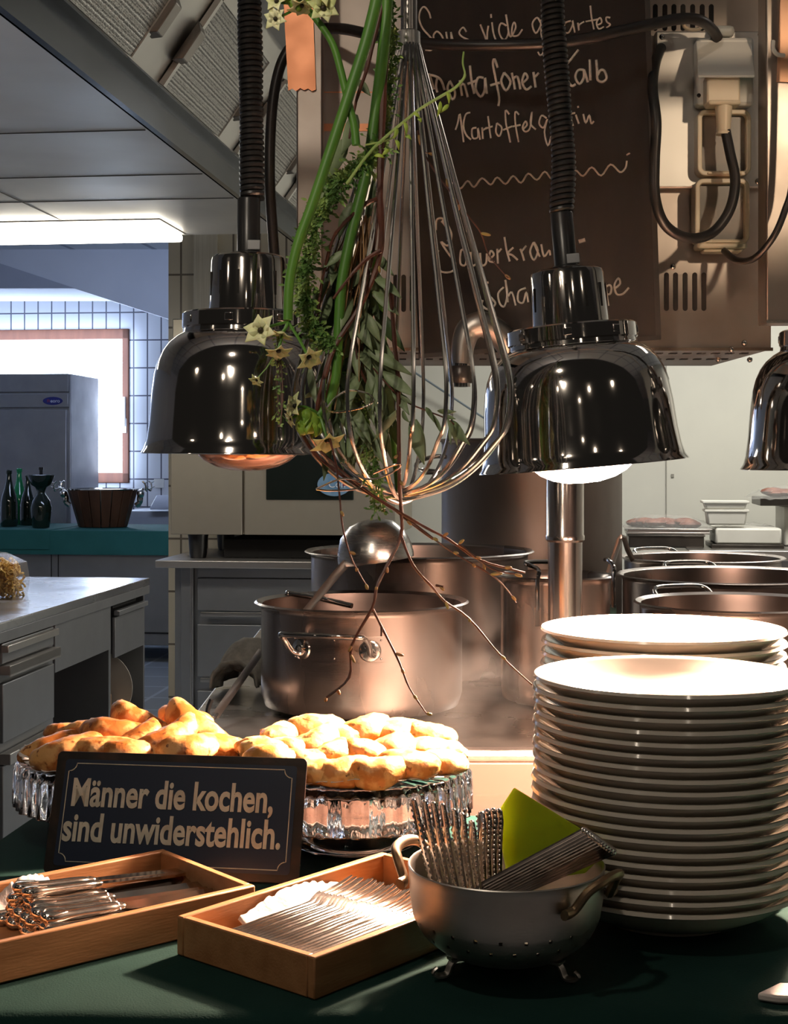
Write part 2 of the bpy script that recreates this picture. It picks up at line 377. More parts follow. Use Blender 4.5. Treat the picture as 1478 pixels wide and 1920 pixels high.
# buffet counter with the green cloth in the back room
ZC = .9; gv0, gv1 = 9.75, 10.65
gu1 = u_at(gv0, 372)
bf = thing('buffet_counter', 'grey steel buffet counter along the window under a green cloth', 'counter', K((-4.1+gu1)/2, (gv0+gv1)/2, 0), ROT)
hw = (gu1+4.1)/2; hv = (gv1-gv0)/2
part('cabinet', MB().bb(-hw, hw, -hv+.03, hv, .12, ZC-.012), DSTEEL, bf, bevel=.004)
ucen = (-4.1+gu1)/2
m = MB(); e = u_at(gv0+.03, 97)-ucen; e2 = u_at(gv0+.03, 110)-ucen
m.bb(e-.004, e, -hv+.024, -hv+.03, .14, ZC-.1); m.bb(e2-.004, e2, -hv+.024, -hv+.03, .14, ZC-.1); m.bb(-hw, hw, -hv+.024, -hv+.03, .2, .21)
part('door_gap', m, HOLE, bf, smooth=False)
for du in (-hw+.1, e-.9, e+.0, hw-.17, hw-.1):
    part('leg', MB().tube([(du, -hv+.08, 0), (du, -hv+.08, .13)], .022, 10), BPLAST, bf)
CLOTH2 = mat('teal_tablecloth', (.015, .11, .1), .8, 0, (.02, .13, .12), 6, (1, 1, 1), 3, .3, .7, bump=.15, bscale=200)
m = MB(); m.bb(-hw-.02, hw+.02, -hv-.012, hv+.01, ZC-.01, ZC); m.bb(-hw-.02, hw+.02, -hv-.018, -hv-.008, ZC-.165, ZC-.001)
e = u_at(gv0, 95)-ucen; m.bb(-hw-.02, e, -hv-.024, -hv-.016, ZC-.13, ZC+.002); m.bb(-hw-.02, e, -hv-.02, hv+.01, ZC, ZC+.004)
cl = part('buffet_cloth', m, CLOTH2, None, loc=K(ucen, (gv0+gv1)/2, 0), rot=ROT, bevel=.006)
tag(cl, 'teal green cloth covering the far buffet counter by the window', 'tablecloth')
# white ledge with a sink tray under the far wall
m = MB().bb(u_at(11.4, 236), u_at(11.4, 236)+1.5, 11.35, 11.98, .2, zw(960, 11.4))
t = part('wall_ledge', m, mat('white_ledge', (.55, .58, .66), .4, 0, (.5, .53, .6), 4), rot=ROT, bevel=.01)
tag(t, 'white ledge along the tiled wall right of the window', 'ledge')
m = MB(); za = zw(960, 11.4); a = P(283, 957, 11.5); 
m.prism([P(281, 956, 11.5), P(345, 956, 11.5), P(345, 933, 11.7), P(293, 933, 11.7)], (0, .01, .02))
tag(part('dish_tray', m, mat('grey_dish_tray', (.4, .42, .5), .4, 0, (.35, .37, .44), 9), bevel=.004), 'grey tray leaning on the white ledge at the tiled wall', 'tray')
m = MB(); c = P(298, 906, 12.0); m.box((0, 0, 0), (.085, .02, .075)); s_ = thing('wall_socket', 'white socket on the tiled wall right of the window', 'socket', K(u_at(VB, 299), VB-.012, zw(906)), ROT)
part('cover_plate', m, WPLAST, s_, bevel=.004); part('socket_hole', MB().tube([(0, -.012, 0), (0, -.009, 0)], .02, 16), WPLAST, s_)

# wooden tub with stag heads
def kp(px, v, z): return K(u_at(v, px), v, z)
tv = 10.2; tub = thing('wine_tub', 'dark wooden stave tub with silver stag heads standing on the far green cloth', 'tub', kp(193, tv, ZC+.004), ROT)
TUBW = wood_mat('dark_stave_wood', (.045, .018, .008), (.1, .04, .018), (1, 1, .3), 9, .4)
m = MB(); n = 18
for k in range(n):
    a0, a1 = 2*PI*k/n+.015, 2*PI*(k+1)/n-.015
    vs = []
    for (r, z) in ((.175, 0), (.252, .265), (.235, .265), (.16, .0)):
        for a in (a0, a1): vs.append((r*math.cos(a), r*math.sin(a)*.8, z))
    m.add(vs, [(0, 1, 3, 2), (2, 3, 5, 4), (4, 5, 7, 6), (6, 7, 1, 0), (0, 2, 4, 6), (1, 7, 5, 3)])
m.lathe([(.0, .02), (.17, .02)], 24, M=Matrix.Diagonal((1, .8, 1, 1)))
part('staves', m, TUBW, tub, bevel=.003)
part('steel_liner', MB().lathe([(.254, .262), (.256, .27), (.236, .272), (.228, .25), (.16, .04), (0, .035)], 40, M=Matrix.Diagonal((1, .8, 1, 1))), CHROME, tub)
for s in (-1, 1):
    m = MB(); x = s*.272
    m.ell((x, 0, .2), (.024, .022, .045)); m.ell((x+s*.01, -.02, .235), (.028, .03, .03)); m.tube([(x-s*.03, 0, .15), (x, 0, .17)], .02, 8)
    for q in (-1, 1):
        pts = cr([(x+s*.005, q*.01, .25), (x+s*.035, q*.03, .275), (x+s*.06, q*.06, .255), (x+s*.06, q*.075, .3), (x+s*.04, q*.08, .325)], 4)
        m.tube(pts, .006, 6)
        for i_ in (6, 10, 13): m.tube([pts[i_], pts[i_]+Vector((s*.022, q*.01, .012))], [.005, .002], 5)
    part('stag_head', m, SILVER, tub)
# bottles and decanter
DG = mat('dark_bottle_glass', (.006, .012, .008), .06, 0, (.01, .02, .012), 8, coat=.5)
GG = mat('green_bottle_glass', (.01, .2, .07), .08, 0, (.02, .3, .11), 8, coat=.5)
def bottle(name, label, cat, px, v, prof, m_, s=1, neck=None, lip=None):
    b = thing(name, label, cat, kp(px, v, ZC+.008), ROT, 'bottles on the far counter')
    part('body', MB().lathe([(r*s, z*s) for r, z in prof], 32), m_, b)
    if lip: part('lip', MB().lathe([(r*s, z*s) for r, z in lip], 24), m_, b)
    return b
BP = [(0, 0), (.055, 0), (.06, .01), (.062, .06), (.06, .17), (.05, .22), (.03, .28), (.02, .33), (.016, .385), (0, .386)]
LIP = [(.016, .37), (.021, .372), (.022, .395), (.016, .4), (0, .4)]
bottle('wine_bottle', 'black glass wine bottle at the left end of the far green counter', 'bottle', 17, 10.1, BP, DG, 1, lip=LIP)
bottle('wine_bottle', 'bright green glass bottle standing behind the black wine bottle', 'bottle', 36, 10.4, BP, GG, 1.02, lip=LIP)
bottle('wine_bottle', 'dark bottle half hidden behind the decanter on the far counter', 'bottle', 52, 10.3, BP, DG, .9, lip=LIP)
dc = bottle('decanter', 'black decanter with a wide bowl funnel on top, left of the wooden tub', 'decanter', 77, 9.95,
       [(0, 0), (.058, 0), (.06, .01), (.072, .09), (.075, .14), (.06, .19), (.03, .235), (.026, .25), (.04, .28), (.07, .3), (.088, .34), (.098, .365), (.09, .368), (.03, .33), (0, .3)], DG, 1)
part('stopper', MB().lathe([(0, .3), (.012, .3), (.012, .4), (.016, .402), (.016, .42), (0, .422)], 16), BPLAST, dc)

# ------------------------------------------------------------------ kitchen ventilation hood, upper left
HZ = EYE+.9; S = 4/3
bu = -1.147; hv1 = 5.95
hood = thing('ventilation_hood', 'large stainless steel ventilation hood hanging over the left side of the kitchen', 'hood', K(bu, 4.2, HZ), ROT)
def hb(mb, u0, u1, v0, v1, z0, z1): return mb.bb(u0-bu, u1-bu, v0-4.2, v1-4.2, z0-HZ, z1-HZ)
m = MB(); hb(m, -3.6, bu-.004, 2.2, hv1, HZ, HZ+.02)
part('underside_panel', m, STEELH, hood, smooth=False)
m = MB()
su = lambda px, Y: (px-739)*Y/F
hb(m, -1.93, -1.926, 2.2, hv1, HZ-.002, HZ)
for vv in (4.0, 4.65, 5.1): hb(m, -3.6, bu-.01, vv, vv+.005, HZ-.002, HZ)
part('panel_seam', m, mat('dark_panel_seam', (.12, .11, .1), .6, .5, (.1, .09, .08), 6), hood, smooth=False)  # thin dark strips mark the joints between the panels
m = MB(); hb(m, bu-.004, bu+.002, 2.2, 6.9, HZ, HZ+.124); hb(m, bu-.004, bu+.03, 2.2, 6.9, HZ+.118, HZ+.124); hb(m, bu-.004, bu+.02, 2.2, 6.9, HZ, HZ+.004)
part('gutter_rail', m, mat('dark_polished_steel', (.1, .11, .13), .16, 1, (.07, .08, .1), 2, rough2=.22), hood, smooth=False)
# slanting filter wall, seen from below
du, dz = .166, .235
sl = math.sqrt(du*du+dz*dz)
m = MB()
a0 = Vector((.03, 0, .13)); dirn = Vector((du, 0, dz))/sl
nrm = Vector((dz, 0, -du))/sl           # faces right and down
def slant(mb, v0, v1, s0, s1, off, th):
    p = a0+dirn*s0+nrm*off; q_ = a0+dirn*s1+nrm*off
    mb.prism([(p.x, v0-4.2, p.z), (p.x, v1-4.2, p.z), (q_.x, v1-4.2, q_.z), (q_.x, v0-4.2, q_.z)], -nrm*th); return mb
slant(m, 2.2, 6.9, -.02, .36, -.012, .01)
part('filter_wall', m, STEELH, hood, smooth=False)
m = MB(); hb(m, bu+.03+du*1.25, bu+.9, 2.2, 7.4, HZ+.13+dz*1.22, HZ+.14+dz*1.22)
part('inner_plate', m, STEELH, hood, smooth=False)
MESHM = bpy.data.materials.new('filter_mesh'); MESHM.use_nodes = True
nt = MESHM.node_tree; b_ = nt.nodes['Principled BSDF']; b_.inputs['Metallic'].default_value = 1; b_.inputs['Roughness'].default_value = .4
tc = nt.nodes.new('ShaderNodeTexCoord'); mp = nt.nodes.new('ShaderNodeMapping'); mp.inputs['Rotation'].default_value = (0, 0, 0)
vo = nt.nodes.new('ShaderNodeTexVoronoi'); vo.inputs['Scale'].default_value = 130; vo.inputs['Randomness'].default_value = .25
rp = nt.nodes.new('ShaderNodeValToRGB'); rp.color_ramp.elements[0].color = (.03, .028, .026, 1); rp.color_ramp.elements[0].position = .15; rp.color_ramp.elements[1].color = (.45, .43, .4, 1); rp.color_ramp.elements[1].position = .6
nt.links.new(tc.outputs['Object'], mp.inputs[0]); nt.links.new(mp.outputs[0], vo.inputs['Vector']); nt.links.new(vo.outputs['Distance'], rp.inputs[0])
nt.links.new(rp.outputs[0], b_.inputs['Base Color'])
bp = nt.nodes.new('ShaderNodeBump'); bp.inputs['Strength'].default_value = .8; bp.inputs['Distance'].default_value = .004
nt.links.new(vo.outputs['Distance'], bp.inputs['Height']); nt.links.new(bp.outputs[0], b_.inputs['Normal'])
for i, (v0, v1) in enumerate(((3.07, 3.72), (4.04, 4.69), (4.98, 5.62), (5.91, 6.55))):
    fi = thing('grease_filter', 'mesh grease filter in the hood, %s from the camera' % ORD[i], 'filter', K(bu, 4.2, HZ), ROT, 'grease filters in the hood')
    part('mesh_panel', slant(MB(), v0, v1, 0, sl, .004, .01), MESHM, fi, smooth=False)
    m = MB()
    slant(m, v0-.02, v0, 0, sl, .008, .016); slant(m, v1, v1+.02, 0, sl, .008, .016); slant(m, v0, v1, sl, sl+.015, .008, .016)
    part('frame', m, STEELH, fi, smooth=False)
    for vv, sg in ((v0-.03, -1), (v1+.03, 1)):
        m = MB(); p0 = a0+dirn*.1; p1 = a0+dirn*.2
        pr = [(-.02, 0), (.0, .024), (.09, .024), (.11, 0)]
        m.prism([tuple(Vector((0, vv-4.2-.028, 0))+a0+dirn*(.09+a)+nrm*b) for a, b in pr], (0, .056, 0))
        part('handle', m, mat('brown_steel', (.3, .27, .25), .4, 1, (.22, .2, .18), 9), fi, bevel=.003)
# fluorescent light at the far edge of the hood
fl = thing('strip_light', 'glowing white fluorescent light under the far edge of the hood', 'lamp', K(-2.3, 5.72, HZ-.001), ROT)
uR = u_at(5.6, 305)
part('housing', MB().bb(-1.3, uR+2.3+.01, -.2, .2, -.004, .0), STEELH, fl, smooth=False)
part('diffuser', MB().bb(-1.3, uR+2.3, -.19, .19, -.035, -.004), mat('lit_diffuser', (1, 1, 1), .5, 0, emis=(1, .93, .8), estr=11), fl, bevel=.01)

# ------------------------------------------------------------------ combi oven block at the back
ov = 7.3
def kthing(name, label, cat, u, v, z, group=None): return thing(name, label, cat, K(u, v, z), ROT, group)
Yo = K(u_at(ov, 500), ov).y; zo = lambda py, Y=None: EYE+(850-py)*(Y or Yo)/F
o0, o1 = u_at(ov, 321), u_at(ov, 742); oc = (o0+o1)/2; hw = (o1-o0)/2
OVST = mat('oven_steel', (.46, .42, .35), .38, .8, (.4, .365, .3), 3, (1, 1, 1), 4, rough2=.46)
wt = kthing('steel_worktop', 'stainless worktop carrying the combi oven at the back', 'worktop', oc+.15, 7.6, 0)
part('slab', MB().bb(-hw-.2, hw+.2, -.42, .5, zo(1063), zo(1049)), STEEL, wt, bevel=.004)
oven = kthing('combi_oven', 'large beige steel combi oven on black feet on the back worktop', 'oven', oc, 7.3, zo(1049))
zb, ztop = zo(1003)-zo(1049), zo(595)-zo(1049)
part('housing', MB().bb(-hw, hw, .02, .8, zb, ztop), OVST, oven, bevel=.006)
part('side_panel', MB().bb(-hw, u_at(ov, 455)-oc, -.01, .02, zb, ztop-.1), OVST, oven, bevel=.004)
door = part('oven_door', MB().bb(u_at(ov, 459)-oc, hw, -.01, .02, zb, ztop-.1), OVST, oven, bevel=.004)
wx0, wx1 = u_at(ov, 500)-oc, u_at(ov, 664)-oc
za_, zb_ = zo(937)-zo(1049), zo(560)-zo(1049)
mm = MB(); mm.bb(wx0, wx1, -.016, -.008, za_, zo(720)-zo(1049)); part('door_window', mm, mat('dark_oven_glass', (.012, .016, .014), .08, 0, (.016, .02, .018), 5), door, bevel=.006)
mm = MB(); cx_, cz_ = u_at(ov, 628)-oc, zo(908)-zo(1049)
bd = part('oven_badge', MB().prism([(cx_+.085*math.cos(2*PI*k/32), -.02, cz_+.058*math.sin(2*PI*k/32)) for k in range(32)], (0, .004, 0)), mat('blue_sticker', (.12, .25, .42), .4, 0, (.2, .33, .5), 18), door)
text_mesh('badge_lettering', 'Con', .05, LETW, bd, Matrix.Translation((cx_-.03, -.0215, cz_-.015)) @ XZ, 1)
part('badge_dot', MB().ell((cx_+.052, -.021, cz_), (.009, .002, .009)), LETR, bd)
for x in (-hw+.12, hw-.12):
    for y in (.08, .7):
        part('foot', MB().lathe([(0, 0), (.04, 0), (.045, .02), (.05, zb-.02), (.055, zb)], 16, M=Matrix.Translation((x, y, 0))), BPLAST, oven)
part('dark_gap_block', MB().bb(-hw+.25, hw-.05, .1, .6, .002, zb-.03), HOLE, oven)  # near-black block filling the gap under the oven
# cabinet with drawers below
cab = kthing('drawer_cabinet', 'grey steel drawer cabinet under the combi oven', 'cabinet', oc, 7.3, 0)
c0 = u_at(7.3, 326)-oc
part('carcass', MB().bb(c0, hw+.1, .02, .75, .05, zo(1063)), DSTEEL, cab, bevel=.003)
part('corner_post', MB().bb(u_at(7.3, 341)-oc, u_at(7.3, 364)-oc, -.02, .04, .05, zo(1063)), DSTEEL, cab, bevel=.003)
m = MB(); m.bb(u_at(7.3, 359)-oc, u_at(7.3, 361)-oc, -.024, -.02, .1, zo(1066)); part('hinge_line', m, STEEL, cab, smooth=False)
dx0, dx1 = u_at(7.3, 371)-oc, u_at(7.3, 600)-oc
part('top_panel', MB().bb(dx0, dx1, -.01, .02, zo(1083), zo(1066)), DSTEEL, cab, bevel=.002)
for (ya, yb2) in ((1085, 1146), (1172, 1270), (1297, 1340)):
    dr = part('drawer', MB().bb(dx0, dx1, -.012, .02, zo(yb2), zo(ya)), DSTEEL, cab, bevel=.003)
    part('handle', MB().bb(dx0+.02, dx1-.02, -.03, -.012, zo(yb2+6), zo(yb2+2)).bb(dx0+.02, dx1-.02, -.03, -.026, zo(yb2+10), zo(yb2+2)), STEEL, dr, bevel=.002)
    dr.location = (0, 0, 0)
part('right_doors', MB().bb(dx1+.01, hw+.1, -.01, .02, .08, zo(1066)), DSTEEL, cab, bevel=.003)

# ------------------------------------------------------------------ right back counter with trays and boxes
rv = 7.35; Yr = K(u_at(rv, 1300), rv).y; zr = lambda py: EYE+(850-py)*Yr/F
rc = kthing('back_counter', 'steel back counter along the white wall at the right', 'counter', 1.6, 7.7, 0)
zct = zr(1030)
part('top_slab', MB().bb(-1.0, 1.1, -.42, .48, zct-.05, zct), STEEL, rc, bevel=.004)
part('cabinet', MB().bb(-.98, 1.09, -.38, .48, .02, zct-.05), DSTEEL, rc, bevel=.004)
def K2(px, v, z): return K(u_at(v, px), v, z)
DTR = mat('dark_baking_tray', (.05, .045, .04), .35, .7, (.08, .07, .06), 9)
FOIL = mat('clear_film', (.75, .73, .7), .12, 0, (.9, .88, .85), 20, bump=1, bscale=25, trans=.75, ior=1.3)
MEAT = mat('red_brown_meat', (.16, .05, .035), .5, 0, (.3, .12, .08), 30, bump=.5, bscale=60)
BOXW = mat('white_food_box', (.7, .68, .62), .4, 0, (.64, .62, .56), 6)
def lump(mb, c, r, seed, n=10):
    random.seed(seed)
    for i in range(n):
        mb.ell((c[0]+random.uniform(-1, 1)*r[0]*.75, c[1]+random.uniform(-1, 1)*r[1]*.6, c[2]+random.uniform(0, .4)*r[2]), (r[0]*.28, r[1]*.35, r[2]*.6), seg=10, rings=6)
def filmsheet(mb, c, w_, d_, h_, seed, nx=18, ny=12):
    base = len(mb.v)
    for i in range(nx+1):
        for j in range(ny+1):
            x = (i/nx-.5); y = (j/ny-.5); e = max(abs(x), abs(y))*2
            z = h_*(1-e**3)+.012*noise.noise(Vector((x*14+seed, y*14, seed)))
            mb.v.append((c[0]+x*w_, c[1]+y*d_, c[2]+z))
    for i in range(nx):
        for j in range(ny):
            a = base+i*(ny+1)+j; mb.face((a, a+1, a+ny+2, a+ny+1))
def fix(o, k=1): return o
wr = kthing('gastronorm_box', 'black box under the wrapped meat tray on the back counter', 'box', u_at(7.6, 1246), 7.6, zct)
part('shell', MB().bb(-.185, .185, -.15, .15, 0, .062), DTR, wr, bevel=.006)
part('rim', MB().bb(-.19, .19, -.155, .155, .056, .064), DTR, wr, bevel=.003)
tr = kthing('meat_tray', 'steel tray of dark meat wrapped in clear film left on the back counter', 'tray', u_at(7.6, 1250), 7.6, zct+.066)
part('tray', MB().bb(-.205, .205, -.15, .15, 0, .012).bb(-.215, .215, -.155, .155, .024, .03).bb(-.2, .2, -.145, .145, .01, .026), STEEL, tr, bevel=.003)
m = MB(); lump(m, (0, 0, .045), (.2, .13, .035), 3, 14); part('meat', m, MEAT, tr)
m = MB(); filmsheet(m, (0, 0, .03), .46, .34, .06, 1); part('film', m, FOIL, tr)
w2 = kthing('wide_food_box', 'wide low white food box covered in film on the back counter', 'box', u_at(7.6, 1412), 7.6, zct)
part('box', MB().bb(-.2, .12, -.16, .16, .02, .1), BOXW, w2, bevel=.01)
part('base_tray', MB().bb(-.22, .13, -.17, .17, 0, .02), DTR, w2, bevel=.003)
m = MB(); filmsheet(m, (-.04, 0, .098), .3, .3, .018, 5); part('film', m, FOIL, w2)
def foodbox(label, px, v, z, w_, h_, group=None):
    b = kthing('food_container', label, 'container', u_at(v, px), v, z)
    m = MB(); prof = [(.46, 0), (.5, 1)]
    vs = []
    for s_, z_ in ((.9, 0), (1, h_)):
        for sx, sy in ((-1, -1), (1, -1), (1, 1), (-1, 1)): vs.append((sx*w_/2*s_, sy*w_*.32*s_, z_))
    m.add(vs, [(3, 2, 1, 0), (0, 1, 5, 4), (1, 2, 6, 5), (2, 3, 7, 6), (3, 0, 4, 7)])
    part('tub', m, BOXW, b, bevel=.008)
    part('lid', MB().bb(-w_/2-.008, w_/2+.008, -w_*.34, w_*.34, h_-.008, h_+.005), BOXW, b, bevel=.003)
    return b
foodbox('white lidded container, lower of the stacked pair on the wide box', 1361, 7.5, zct+.115, .2, .072)
foodbox('white lidded container, upper of the stacked pair on the back counter', 1359, 7.5, zct+.194, .21, .036)
# shelf unit holding the second meat tray, partly out of the frame
st2 = kthing('container_stack', 'pale food box at the right frame edge carrying the upper meat tray', 'box', u_at(7.7, 1520), 7.75, zct)
part('box', MB().bb(-.14, .25, -.12, .2, 0, .205), BOXW, st2, bevel=.01)
t2 = kthing('meat_tray', 'dark tray of wrapped meat raised high at the right edge of the back counter', 'tray', u_at(7.7, 1500), 7.7, zct+.207)
part('tray', MB().bb(-.215, .25, -.15, .2, 0, .04), DTR, t2, bevel=.004)
m = MB(); lump(m, (0, 0, .06), (.23, .15, .035), 9, 14); part('meat', m, MEAT, t2)
m = MB(); filmsheet(m, (0, 0, .035), .52, .36, .065, 8); part('film', m, FOIL, t2)

# ------------------------------------------------------------------ prep island at the left
iu = -1.735; ZI = .9
isl = kthing('prep_island', 'long steel prep island at the left with drawers and an open bay', 'counter', iu, 5.0, 0)
def ib(mb, u0, u1, v0, v1, z0, z1): return mb.bb(u0-iu, u1-iu, v0-5, v1-5, z0, z1)
iv = lambda px: v_at(iu, px)
v_end = iv(281); v_start = 3.2
ITOP = mat('island_top_steel', (.6, .6, .62), .2, 1, (.5, .5, .52), 5, rough2=.3, bump=.08, bscale=14)
m = MB(); ib(m, -3.4, iu, v_start, v_end, ZI-.03, ZI)
part('top_slab', m, ITOP, isl, bevel=.004)
m = MB(); ib(m, iu-.02, iu, v_start, v_end, ZI-.065, ZI-.03); part('edge_trim', m, DSTEEL, isl, bevel=.002)
m = MB(); ib(m, -3.38, iu-.62, v_start, v_end-.01, .08, ZI-.03); ib(m, iu-.6, iu-.02, iv(213), iv(217), .08, ZI-.03)
ib(m, iu-.6, iu-.02, iv(106), iv(110), .05, ZI-.03); ib(m, iu-.6, iu-.02, v_end-.03, v_end-.01, .05, ZI-.03); ib(m, iu-.6, iu-.02, v_start, iv(106), .05, ZI-.035)
ib(m, iu-.6, iu-.02, iv(106), v_end-.01, .05, .1)
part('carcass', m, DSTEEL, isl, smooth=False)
def zi(px, py): Y = K(iu, iv(px)).y; return EYE+(850-py)*Y/F
m = MB(); ib(m, iu-.03, iu-.012, iv(110), iv(213), zi(110, 1262), ZI-.065); part('apron_panel', m, DSTEEL, isl, bevel=.002)
d1 = MB(); ib(d1, iu-.02, iu-.004, iv(8), iv(104), zi(60, 1368), zi(60, 1262)); dd = part('drawer', d1, DSTEEL, isl, bevel=.003)
m = MB(); ib(m, iu-.015, iu+.02, iv(8), iv(104), zi(60, 1246), zi(60, 1229)); ib(m, iu+.016, iu+.02, iv(8), iv(104), zi(60, 1249), zi(60, 1229)); part('handle', m, STEEL, dd, bevel=.002)
d1 = MB(); ib(d1, iu-.02, iu-.006, iv(8), iv(104), zi(60, 1226), zi(60, 1190)); dd = part('drawer', d1, DSTEEL, isl, bevel=.003)
m = MB(); ib(m, iu-.015, iu+.014, iv(8), iv(104), zi(60, 1206), zi(60, 1193)); part('handle', m, STEEL, dd, bevel=.002)
d1 = MB(); ib(d1, iu-.02, iu-.004, iv(8), iv(104), .12, zi(60, 1408)); dd = part('drawer', d1, DSTEEL, isl, bevel=.003)
m = MB(); ib(m, iu-.015, iu+.02, iv(8), iv(104), zi(60, 1406), zi(60, 1386)); part('handle', m, STEEL, dd, bevel=.002)
m = MB(); ib(m, iu-.0205, iu-.0185, iv(8), iv(104), zi(60, 1190), zi(60, 1184)); part('drawer_gap', m, HOLE, isl, smooth=False)
d1 = MB(); ib(d1, iu-.02, iu-.006, iv(219), iv(273), zi(245, 1222), zi(245, 1148)); dd = part('drawer', d1, DSTEEL, isl, bevel=.003)
m = MB(); ib(m, iu-.012, iu+.012, iv(219), iv(273), zi(245, 1145), zi(245, 1136)); part('handle', m, DSTEEL, dd, bevel=.002)
m = MB(); ib(m, iu-.019, iu-.0165, iv(219), iv(262), zi(245, 1132), zi(245, 1124)); part('drawer_gap', m, HOLE, isl, smooth=False)
# plate and brown box stored in the island
pl = kthing('stored_plate', 'round white plate standing upright in the open bay of the island', 'plate', iu-.14, iv(246), .33)
zc_ = EYE-(1335-850)*K(iu, iv(240)).y/F - .0
part('disc', MB().lathe([(0, 0), (.13, .004), (.15, .012), (.15, .016), (.12, .01), (0, .008)], 40, M=Matrix.Translation((0, 0, .15)) @ Matrix.Rotation(PI/2, 4, 'X')), PORC, pl)
part('shelf', MB().bb(iu-.6-iu, -.02, iv(217)-5, v_end-.03-5, .3, .33), DSTEEL, isl, smooth=False)
bx_ = kthing('brown_box', 'small brown cardboard box in front of the upright plate in the island', 'box', iu-.13, iv(233), .33)
part('carton', MB().bb(-.08, .06, -.06, .06, 0, .13), mat('cardboard', (.42, .24, .13), .8, 0, (.36, .2, .1), 30), bx_, bevel=.003)
# bag of dried pasta
bg = kthing('pasta_bag', 'clear cellophane bag of yellow dried pasta standing on the prep island', 'bag', u_at(5.2, -12), 5.2, ZI)
m = MB(); random.seed(4)
for i in range(420):
    x, y, z = random.uniform(-.13, .088), random.uniform(-.06, .06), random.uniform(.012, .13)
    if z > .145-.55*max(0, x-.02): continue
    a, b, c = random.uniform(0, 6.28), random.uniform(0, 6.28), random.uniform(0, 6.28)
    R = Euler((a, b, c)).to_matrix()
    m.tube([Vector((x, y, z))+R @ Vector((math.cos(t)*.015, math.sin(t)*.015, t*.0022)) for t in (0, 1, 2, 3, 4.2)], .0042, 5)
pa = part('pasta', m, mat('yellow_pasta', (.78, .5, .12), .5, 0, (.62, .36, .07), 30), bg); pa['kind'] = 'stuff'
m = MB(); nx, ny = 14, 8; base = 0
prof = [(.11, .0), (.118, .05), (.112, .12), (.06, .155), (-.15, .17)]
m.add([(-.2, -.075, 0), (.1, -.075, 0), (.108, -.08, .06), (.1, -.07, .125), (.03, -.05, .16), (-.2, -.04, .175),
       (-.2, .075, 0), (.1, .075, 0), (.108, .08, .06), (.1, .07, .125), (.03, .05, .16), (-.2, .04, .175)],
      [(0, 1, 2, 3, 4, 5), (11, 10, 9, 8, 7, 6), (1, 7, 8, 2), (2, 8, 9, 3), (3, 9, 10, 4), (4, 10, 11, 5)])
CELL = bpy.data.materials.new('cellophane'); CELL.use_nodes = True; nt = CELL.node_tree; N = nt.nodes
bs = N['Principled BSDF']; bs.inputs['Base Color'].default_value = (.95, .93, .9, 1); bs.inputs['Roughness'].default_value = .08
nz = N.new('ShaderNodeTexNoise'); nz.inputs['Scale'].default_value = 22; bp = N.new('ShaderNodeBump'); bp.inputs['Strength'].default_value = 1; bp.inputs['Distance'].default_value = .02
nt.links.new(nz.outputs['Fac'], bp.inputs['Height']); nt.links.new(bp.outputs[0], bs.inputs['Normal'])
tr_ = N.new('ShaderNodeBsdfTransparent'); mx = N.new('ShaderNodeMixShader'); mx.inputs[0].default_value = .16
nt.links.new(tr_.outputs[0], mx.inputs[1]); nt.links.new(bs.outputs[0], mx.inputs[2]); nt.links.new(mx.outputs[0], N['Material Output'].inputs[0])
part('cellophane', m, CELL, bg, smooth=False)
FOILM = CELL
for n_ in bpy.data.objects:
    if n_.name.startswith('film'): n_.data.materials[0] = CELL
# ------------------------------------------------------------------ cooking block behind the pass
ZT = .95                                      # table top
ZS = .942                                     # stove top
blk = thing('cooking_block', 'long stainless steel cooking block behind the serving table carrying the pots', 'stove', (.62, 3.4, 0))
def cb(mb, x0, x1, y0, y1, z0, z1): return mb.bb(x0-.62, x1-.62, y0-3.4, y1-3.4, z0, z1)
m = MB(); cb(m, -.37, 1.6, 2.41, 4.75, ZS-.03, ZS); part('hob_plate', m, mat('worn_hob_steel', (.42, .39, .36), .24, 1, (.28, .25, .23), 6, (1, 1, 1), 5, rough2=.4, bump=.1, bscale=30), blk, bevel=.003)
m = MB().tube([(-.99, -1.0, ZS-.008), (.98, -1.0, ZS-.008)], .011, 14); m.bb(-.99, .98, -1.0, -.98, ZS-.018, ZS+.002)
part('front_roll', m, mat('scratched_bright_steel', (.72, .64, .6), .3, 1, (.55, .47, .43), 30, (1, 8, 1), 5, bump=.4, bscale=160), blk)
m = MB(); cb(m, -.37, 1.6, 2.41, 4.7, .1, ZS-.03); part('body', m, DSTEEL, blk, bevel=.003)
m = MB(); cb(m, -.33, 1.58, 2.44, 4.6, 0, .1); part('plinth', m, DSTEEL, blk)
m = MB(); cb(m, -.37, 1.6, 2.0, 2.4, .855, .873); cb(m, -.37, 1.6, 2.385, 2.41, .84, .925)
part('front_ledge', m, mat('pass_shelf_steel', (.2, .135, .11), .5, 1, (.17, .11, .09), 3, rough2=.62), blk, bevel=.002)
m = MB(); cb(m, .24, .52, 2.5, 2.62, ZS, ZS+.006); cb(m, .09, .11, 2.55, 2.9, ZS, ZS+.004)

